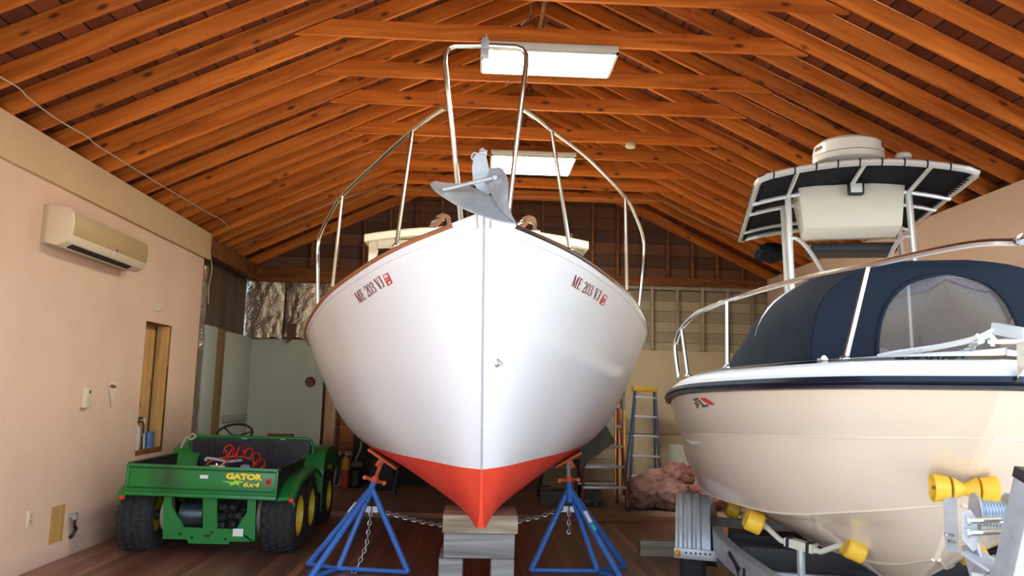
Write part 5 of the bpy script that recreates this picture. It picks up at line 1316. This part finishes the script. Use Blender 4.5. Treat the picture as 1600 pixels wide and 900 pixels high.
# ------------------------------------------------------------------ ladders and the clutter at the back
FZ = .055
m_ladblue = mat('blue fibreglass rail', srgb(46, 70, 104), .5)
m_ladred = mat('faded red fibreglass rail', srgb(136, 66, 58), .55)
m_alum = mat('dull aluminium', srgb(196, 202, 206), .4, metal=.6)
def ladder(name, label, m, tl, trr, bl, br_, steps, zf, spread, cap=None, depth=.07, rear_steps=True):
    """tl,tr,bl,br: front rail ends; spread: how far back the rear frame stands"""
    t = root(name, label, 'ladder', Matrix.Translation(((bl.x + br_.x) / 2, bl.y, zf)))
    sx = (br_ - bl).normalized(); nb = V((-sx.y, sx.x, 0))
    for a, b in ((tl, bl), (trr, br_)): 
        build('rail', MB().bar(a, b, .028, depth, nb), m, t, bevel=.004)
        o = b + nb * spread; o.z = zf + .02; build('rear_rail', MB().bar(a + nb * .05, o, .025, .04, nb), m, t, bevel=.003)
        build('foot', MB().box(b + V((0, 0, .0)), (.045, .08, .05)), m_black, t, bevel=.005)
        build('foot', MB().box(o, (.04, .06, .04)), m_black, t, bevel=.005)
    for k in range(steps):
        f = (k + 1) / (steps + .45)
        a, b = bl.lerp(tl, f), br_.lerp(trr, f)
        build('step', MB().bar(a, b, .085, .03), m_alum, t, bevel=.003)
        if rear_steps:
            a2 = bl + nb * spread; a2.z = zf; b2_ = br_ + nb * spread; b2_.z = zf
            build('rear_brace', MB().bar(a2.lerp(tl + nb * .05, f), b2_.lerp(trr + nb * .05, f), .02, .02), m_alum, t)
    if cap: build('top_cap', MB().bar(tl - sx * .04 + nb * .05 + V((0, 0, .0)), trr + sx * .04 + nb * .05, .2, .075), cap, t, bevel=.01)
    return t
Yb = 11.75
tl, tr_ = aty(993, 607, Yb + .25), aty(1023, 609, Yb + .25)
bl, brr = aty(983.5, 775, Yb - .2), aty(1034.5, 775, Yb - .2); bl.z = brr.z = FZ + .025
ladder('step_ladder', 'blue fibreglass step ladder with a yellow top against the tan plywood', m_ladblue, tl, tr_, bl, brr, 5, FZ, .42, mat('yellow ladder cap', srgb(206, 164, 40), .5))
bl, brr = aty(908, 800, 10.35), aty(980.5, 800, 10.35); bl.z = brr.z = FZ + .025
tl, tr_ = aty(922, 625, 10.72), aty(966, 622, 10.72)
ladder('step_ladder', 'faded red step ladder partly hidden by the white hull', m_ladred, tl, tr_, bl, brr, 5, FZ, .75)
# olive tarp thrown over the red ladder
q = [(905, 700), (930, 672), (941, 640), (962, 650), (960, 690), (945, 702), (935, 716), (906, 732)]
rows = []
for i in range(9):
    t = i / 8; row = []
    for j in range(9):
        s = j / 8
        u = (905 + 24 * t) * (1 - s) + (906 + 56 * t) * s + 0; v = (700 - 66 * t) * (1 - s) + (732 - 42 * t) * s
        row.append(aty(u, v, 10.2 + .09 * _noise.noise(V((u * .06, v * .06, 2)))))
    rows.append(row)
tag(build('tarp', sheet(rows, .008), mat('olive green tarp', srgb(112, 120, 104), .8), smooth=1.2), 'olive green tarp draped over the red ladder beside the white hull', 'tarp')
tag(build('cardboard_tag', MB().box(aty(956, 651, 10.12), (.04, .01, .07)), m_label), 'small white tag hanging near the top of the red ladder', 'tag')
# sticks leaning on the wall behind the ladders
for i, (u, w, lab) in enumerate(((962, .035, 'pale narrow stick leaning behind the red ladder, leftmost of three'), (968, .05, 'pale board leaning behind the red ladder, middle of three'), (975, .03, 'pale narrow stick leaning behind the red ladder, rightmost of three'))):
    a = aty(u, 790, 12.1); a.z = FZ; b = aty(u + 1, 640, 12.5)
    tag(build('wooden_stick', MB().bar(a, b, w, .02, (0, 1, 0)), m_newwood, bevel=.002), lab, 'stick', 'sticks behind the red ladder')
# heap of pink insulation
m_pink = mat('pink brown insulation', srgb(166, 130, 122), .95, spec=.1, noise=(9, .8, (1, 1, 1), srgb(118, 86, 80)), bump=(16, .8))
m_pink2 = mat('redder insulation', srgb(164, 116, 110), .95, spec=.1, noise=(9, .8, (1, 1, 1), srgb(116, 76, 72)), bump=(16, .8))
def bundle(u, v, y, r, seed, lab, m=m_pink, amp=.2):
    c = aty(u, v, y)
    if c.z - r[2] < FZ + .0: c.z = FZ + r[2] * .93
    mb = MB().blob(c, r, seed, amp, 22, 2.6)
    for p in mb.v: p.z = max(p.z, FZ + .002)
    tag(build('insulation_bundle', mb, m), lab, 'insulation', 'heap of pink insulation')
bundle(1006, 772, 10.6, (.25, .22, .20), 1, 'pink insulation bundle at the left foot of the heap')
bundle(1050, 776, 10.5, (.26, .22, .2), 2, 'pink insulation bundle at the right foot of the heap, by the fender')
bundle(1024, 752, 10.85, (.26, .2, .17), 3, 'pink insulation bundle in the middle of the heap')
bundle(1058, 746, 10.8, (.24, .22, .2), 4, 'reddish insulation bundle on top of the heap', m_pink2)
bundle(1100, 782, 10.6, (.34, .22, .17), 5, 'reddish insulation bundle behind the trailer wheel', m_pink2)
# translucent sheet leaning right of the heap
q0, q1 = aty(1040, 742, 11.9), aty(1085, 742, 11.9)
q = [V((q0.x, 11.75, FZ)), V((q0.x + .12, 12.2, FZ + .75)), V((q1.x + .1, 12.2, FZ + .72)), V((q1.x, 11.75, FZ))]
tag(build('plastic_sheet', MB().add(q + [p + V((0, .012, 0)) for p in q], [(0, 1, 2, 3), (7, 6, 5, 4), (0, 4, 5, 1), (1, 5, 6, 2), (2, 6, 7, 3), (3, 7, 4, 0)]), mat('milky plastic sheet', srgb(170, 176, 168), .3), smooth=None), 'milky plastic sheet leaning behind the insulation heap', 'sheet')

# dark corner behind the white hull, left
c = aty(538.5, 757, 12.2); z0 = FZ
ex2 = root('fire_extinguisher', 'red fire extinguisher with a yellow upper label on the rear floor', 'extinguisher', Matrix.Translation((c.x, 12.2, z0)))
o = V((c.x, 12.2, z0))
build('cylinder', MB().lathe([(.055, 0), (.062, .01), (.062, .3), (.06, .34)], o, (0, 0, 1), 20), mat('red extinguisher paint', srgb(188, 60, 34), .4), ex2)
build('yellow_label', MB().lathe([(.063, .26), (.063, .36), (.05, .41), (.03, .44), (0, .44)], o, (0, 0, 1), 20), mat('yellow label', srgb(206, 160, 44), .5), ex2)
build('valve', MB().lathe([(.02, .43), (.02, .48)], o, (0, 0, 1), 12).tube([o + V((-.02, 0, .48)), o + V((.09, -.02, .5))], .012, 6).tube([o + V((-.02, 0, .5)), o + V((.08, -.02, .53))], .01, 6), m_galv, ex2)
build('hose', MB().tube(cr([o + V((0, 0, .47)), o + V((-.08, -.03, .46)), o + V((-.11, -.05, .3)), o + V((-.09, -.05, .15))], 4), .013, 8), m_black, ex2)
a = aty(521, 752, 12.35); b = aty(533, 705, 12.45); a.z = FZ
tag(build('metal_frame', MB().tube([a, V((a.x + .06, 12.45, b.z)), V((a.x + .17, 12.45, b.z)), V((a.x + .1, 12.3, FZ + .02)), a], .018, 8), mat('pale grey tube', srgb(180, 180, 186), .4)), 'pale grey tube frame leaning in the dark corner by the extinguisher', 'frame')
c = aty(556, 735, 12.3)
vac = root('floor_machine', 'grey canister machine behind the extinguisher in the dark corner', 'machine', Matrix.Translation((c.x, 12.3, FZ)))
build('canister', MB().lathe([(.1, 0), (.12, .02), (.12, .2), (.09, .26), (.03, .28)], V((c.x, 12.3, FZ)), (0, 0, 1), 22), m_black, vac)
build('lid', MB().lathe([(.03, .27), (.11, .32), (.1, .36), (.0, .4)], V((c.x, 12.3, FZ)), (0, 0, 1), 22), mat('mid grey plastic', srgb(110, 106, 102), .5), vac)
build('handle', MB().tube(cr([V((c.x - .02, 12.3, FZ + .38)), V((c.x + .05, 12.3, FZ + .55)), V((c.x + .06, 12.3, FZ + .68))], 4), .014, 8), m_galv, vac)
c = aty(600, 745, 12.1)
tag(build('storage_crate', MB().span((c.x - .2, 11.95, FZ), (c.x + .16, 12.3, FZ + .42)), mat('black crate', srgb(36, 36, 38), .6), bevel=.02), 'black crate on the rear floor under the white hull', 'crate')
def trestle(x, y, lab):
    t = root('sawhorse', lab, 'sawhorse', Matrix.Translation((x, y, FZ)), 'dark sawhorses')
    build('top_bar', MB().bar((x - .05, y, FZ + .5), (x + .55, y, FZ + .5), .06, .08), m_black, t)
    for dx in (0, .5):
        for dy in (-.16, .16): build('leg', MB().bar((x + dx, y, FZ + .48), (x + dx - .05 if dx == 0 else x + dx + .05, y + dy, FZ), .04, .02, (0, 1, 0)), m_black, t)
trestle(aty(622, 750, 11.4).x, 11.4, 'dark sawhorse under the left side of the white hull')
trestle(aty(850, 750, 11.3).x, 11.5, 'dark sawhorse under the right side of the white hull')
c = atz(868, 790, FZ); tag(build('cinder_block', MB().span((c.x - .2, c.y, FZ), (c.x + .2, c.y + .2, FZ + .19)).merge(MB().span((c.x - .2, c.y, FZ + .19), (c.x - .05, c.y + .2, FZ + .24))), mat('grey concrete block', srgb(92, 90, 86), .9, bump=(60, .3)), bevel=.008), 'grey concrete block on the rear floor behind the right blue stand', 'block')
c = atz(928, 792, FZ); tag(build('plastic_bag', MB().blob(V((c.x, c.y + .15, FZ + .11)), (.16, .14, .12), 9, .35, 14), mat('grey plastic bag', srgb(96, 94, 92), .4)), 'crumpled grey bag on the floor behind the red ladder', 'bag')

# ------------------------------------------------------------------ ceiling fixtures and wires
m_tubeglow = mat('lit diffuser', srgb(250, 252, 232), .5, emit=((1, .98, .86, 1), LAMP))
m_fix = mat('white lamp housing', srgb(214, 212, 196), .5)
def fixture(x0, x1, y0, y1, z, lab):
    f = root('ceiling_light', lab, 'ceiling light', Matrix.Translation(((x0 + x1) / 2, (y0 + y1) / 2, z)), 'fluorescent ceiling lights')
    build('housing', MB().span((x0, y0, z + .02), (x1, y1, z + .075)), m_fix, f, bevel=.004)
    mb = MB().span((x0, y0, z), (x0 + .02, y1, z + .02)).span((x1 - .02, y0, z), (x1, y1, z + .02)).span((x0, y0, z), (x1, y0 + .02, z + .02)).span((x0, y1 - .02, z), (x1, y1, z + .02))
    build('frame', mb, m_fix, f)
    build('diffuser', MB().span((x0 + .02, y0 + .02, z + .005), (x1 - .02, y1 - .02, z + .018)), m_tubeglow, f, smooth=None)
fixture(-.055, 1.085, 6.19, 6.70, 4.3, 'nearer lit fluorescent ceiling light behind the pulpit hoop')
fixture(.08, 1.1, 9.12, 9.9, 4.3, 'farther lit fluorescent ceiling light, above the anchor')
c = aty(990, 219, 9.0); zt = 4.38
p = atz(990, 219, 4.36)
tag(build('smoke_detector', MB().lathe([(.055, .03), (.06, .0), (.05, -.02), (.0, -.03)], V((p.x, 8.68 + .04, 4.35)), (0, 0, 1), 24), mat('ivory plastic', srgb(206, 196, 168), .5)), 'round ivory smoke detector under a collar tie', 'smoke detector')
def rz(x): return roof(x) - .01
m_wire = mat('grey white cable', srgb(190, 170, 150), .6)
def wire(name, lab, pts, r=.006, m=m_wire, n=5):
    tag(build(name, MB().tube(cr(pts, n), r, 6), m), lab, 'cable')
def roofpt(u, v, drop=.012):
    d = ray(u, v)    # meet the plane of the rafters' undersides
    k = (ZW - drop - CAM.z + SL * (CAM.x - XL)) / (d.z - SL * d.x) if True else 0
    return CAM + d * k
def roofpt_r(u, v, drop=.012):
    d = ray(u, v); k = (ZW - drop - CAM.z + SL * (XR - CAM.x)) / (d.z + SL * d.x); return CAM + d * k
wire('electric_cable', 'pale cable stapled along the left rafters above the peach wall', [roofpt(u, v) for u, v in ((-20, 108), (0, 120), (30, 138), (48, 156), (92, 188), (135, 213), (150, 226), (190, 251), (217, 268), (255, 291), (290, 312), (322, 331), (345, 343), (360, 358))])
wire('electric_cable', 'thin pale cable running along the rear left rafters towards the gable', [roofpt(u, v) for u, v in ((372, 395), (400, 374), (430, 357), (470, 338), (520, 316), (570, 300), (588, 293))], .005)
wire('electric_cable', 'thin pale cable looping along the last collar tie and down the right rafters', [aty(600, 294, 11.45), aty(680, 300, 11.45), aty(780, 306, 11.45), aty(880, 309, 11.45), aty(960, 311, 11.45), aty(1015, 313, 11.45)] + [roofpt_r(u, v) for u, v in ((1040, 316), (1070, 332), (1110, 352), (1160, 372))], .005)
wire('electric_cable', 'pale cable dangling down from the roof above the first ceiling light', [aty(826, -12, 6.6), aty(829, 5, 6.5), aty(829, 18, 6.4), aty(825, 28, 6.3), aty(819, 35, 6.22), aty(814, 39, 6.21)], .006)
wire('pull_cord', 'red cord hanging between two collar ties on the right', [aty(1087, 5, 6.1), aty(1078, 30, 6.18), aty(1072, 46, 6.19), aty(1072, 60, 6.19)], .004, mat('red cord', srgb(196, 60, 40), .6))
wire('pull_cord', 'short pale cord hanging below the nearer ceiling light', [aty(794, 124, 7.0), aty(793, 130, 7.0), aty(790, 136, 7.0)], .004)
wire('electric_cable', 'pale cable hanging down the end of the peach wall', [V((XL + .04, 10.3, 3.2)), V((XL + .06, 10.34, 3.0)), V((XL + .03, 10.36, 2.8)), V((XL + .05, 10.33, 2.55))], .007)
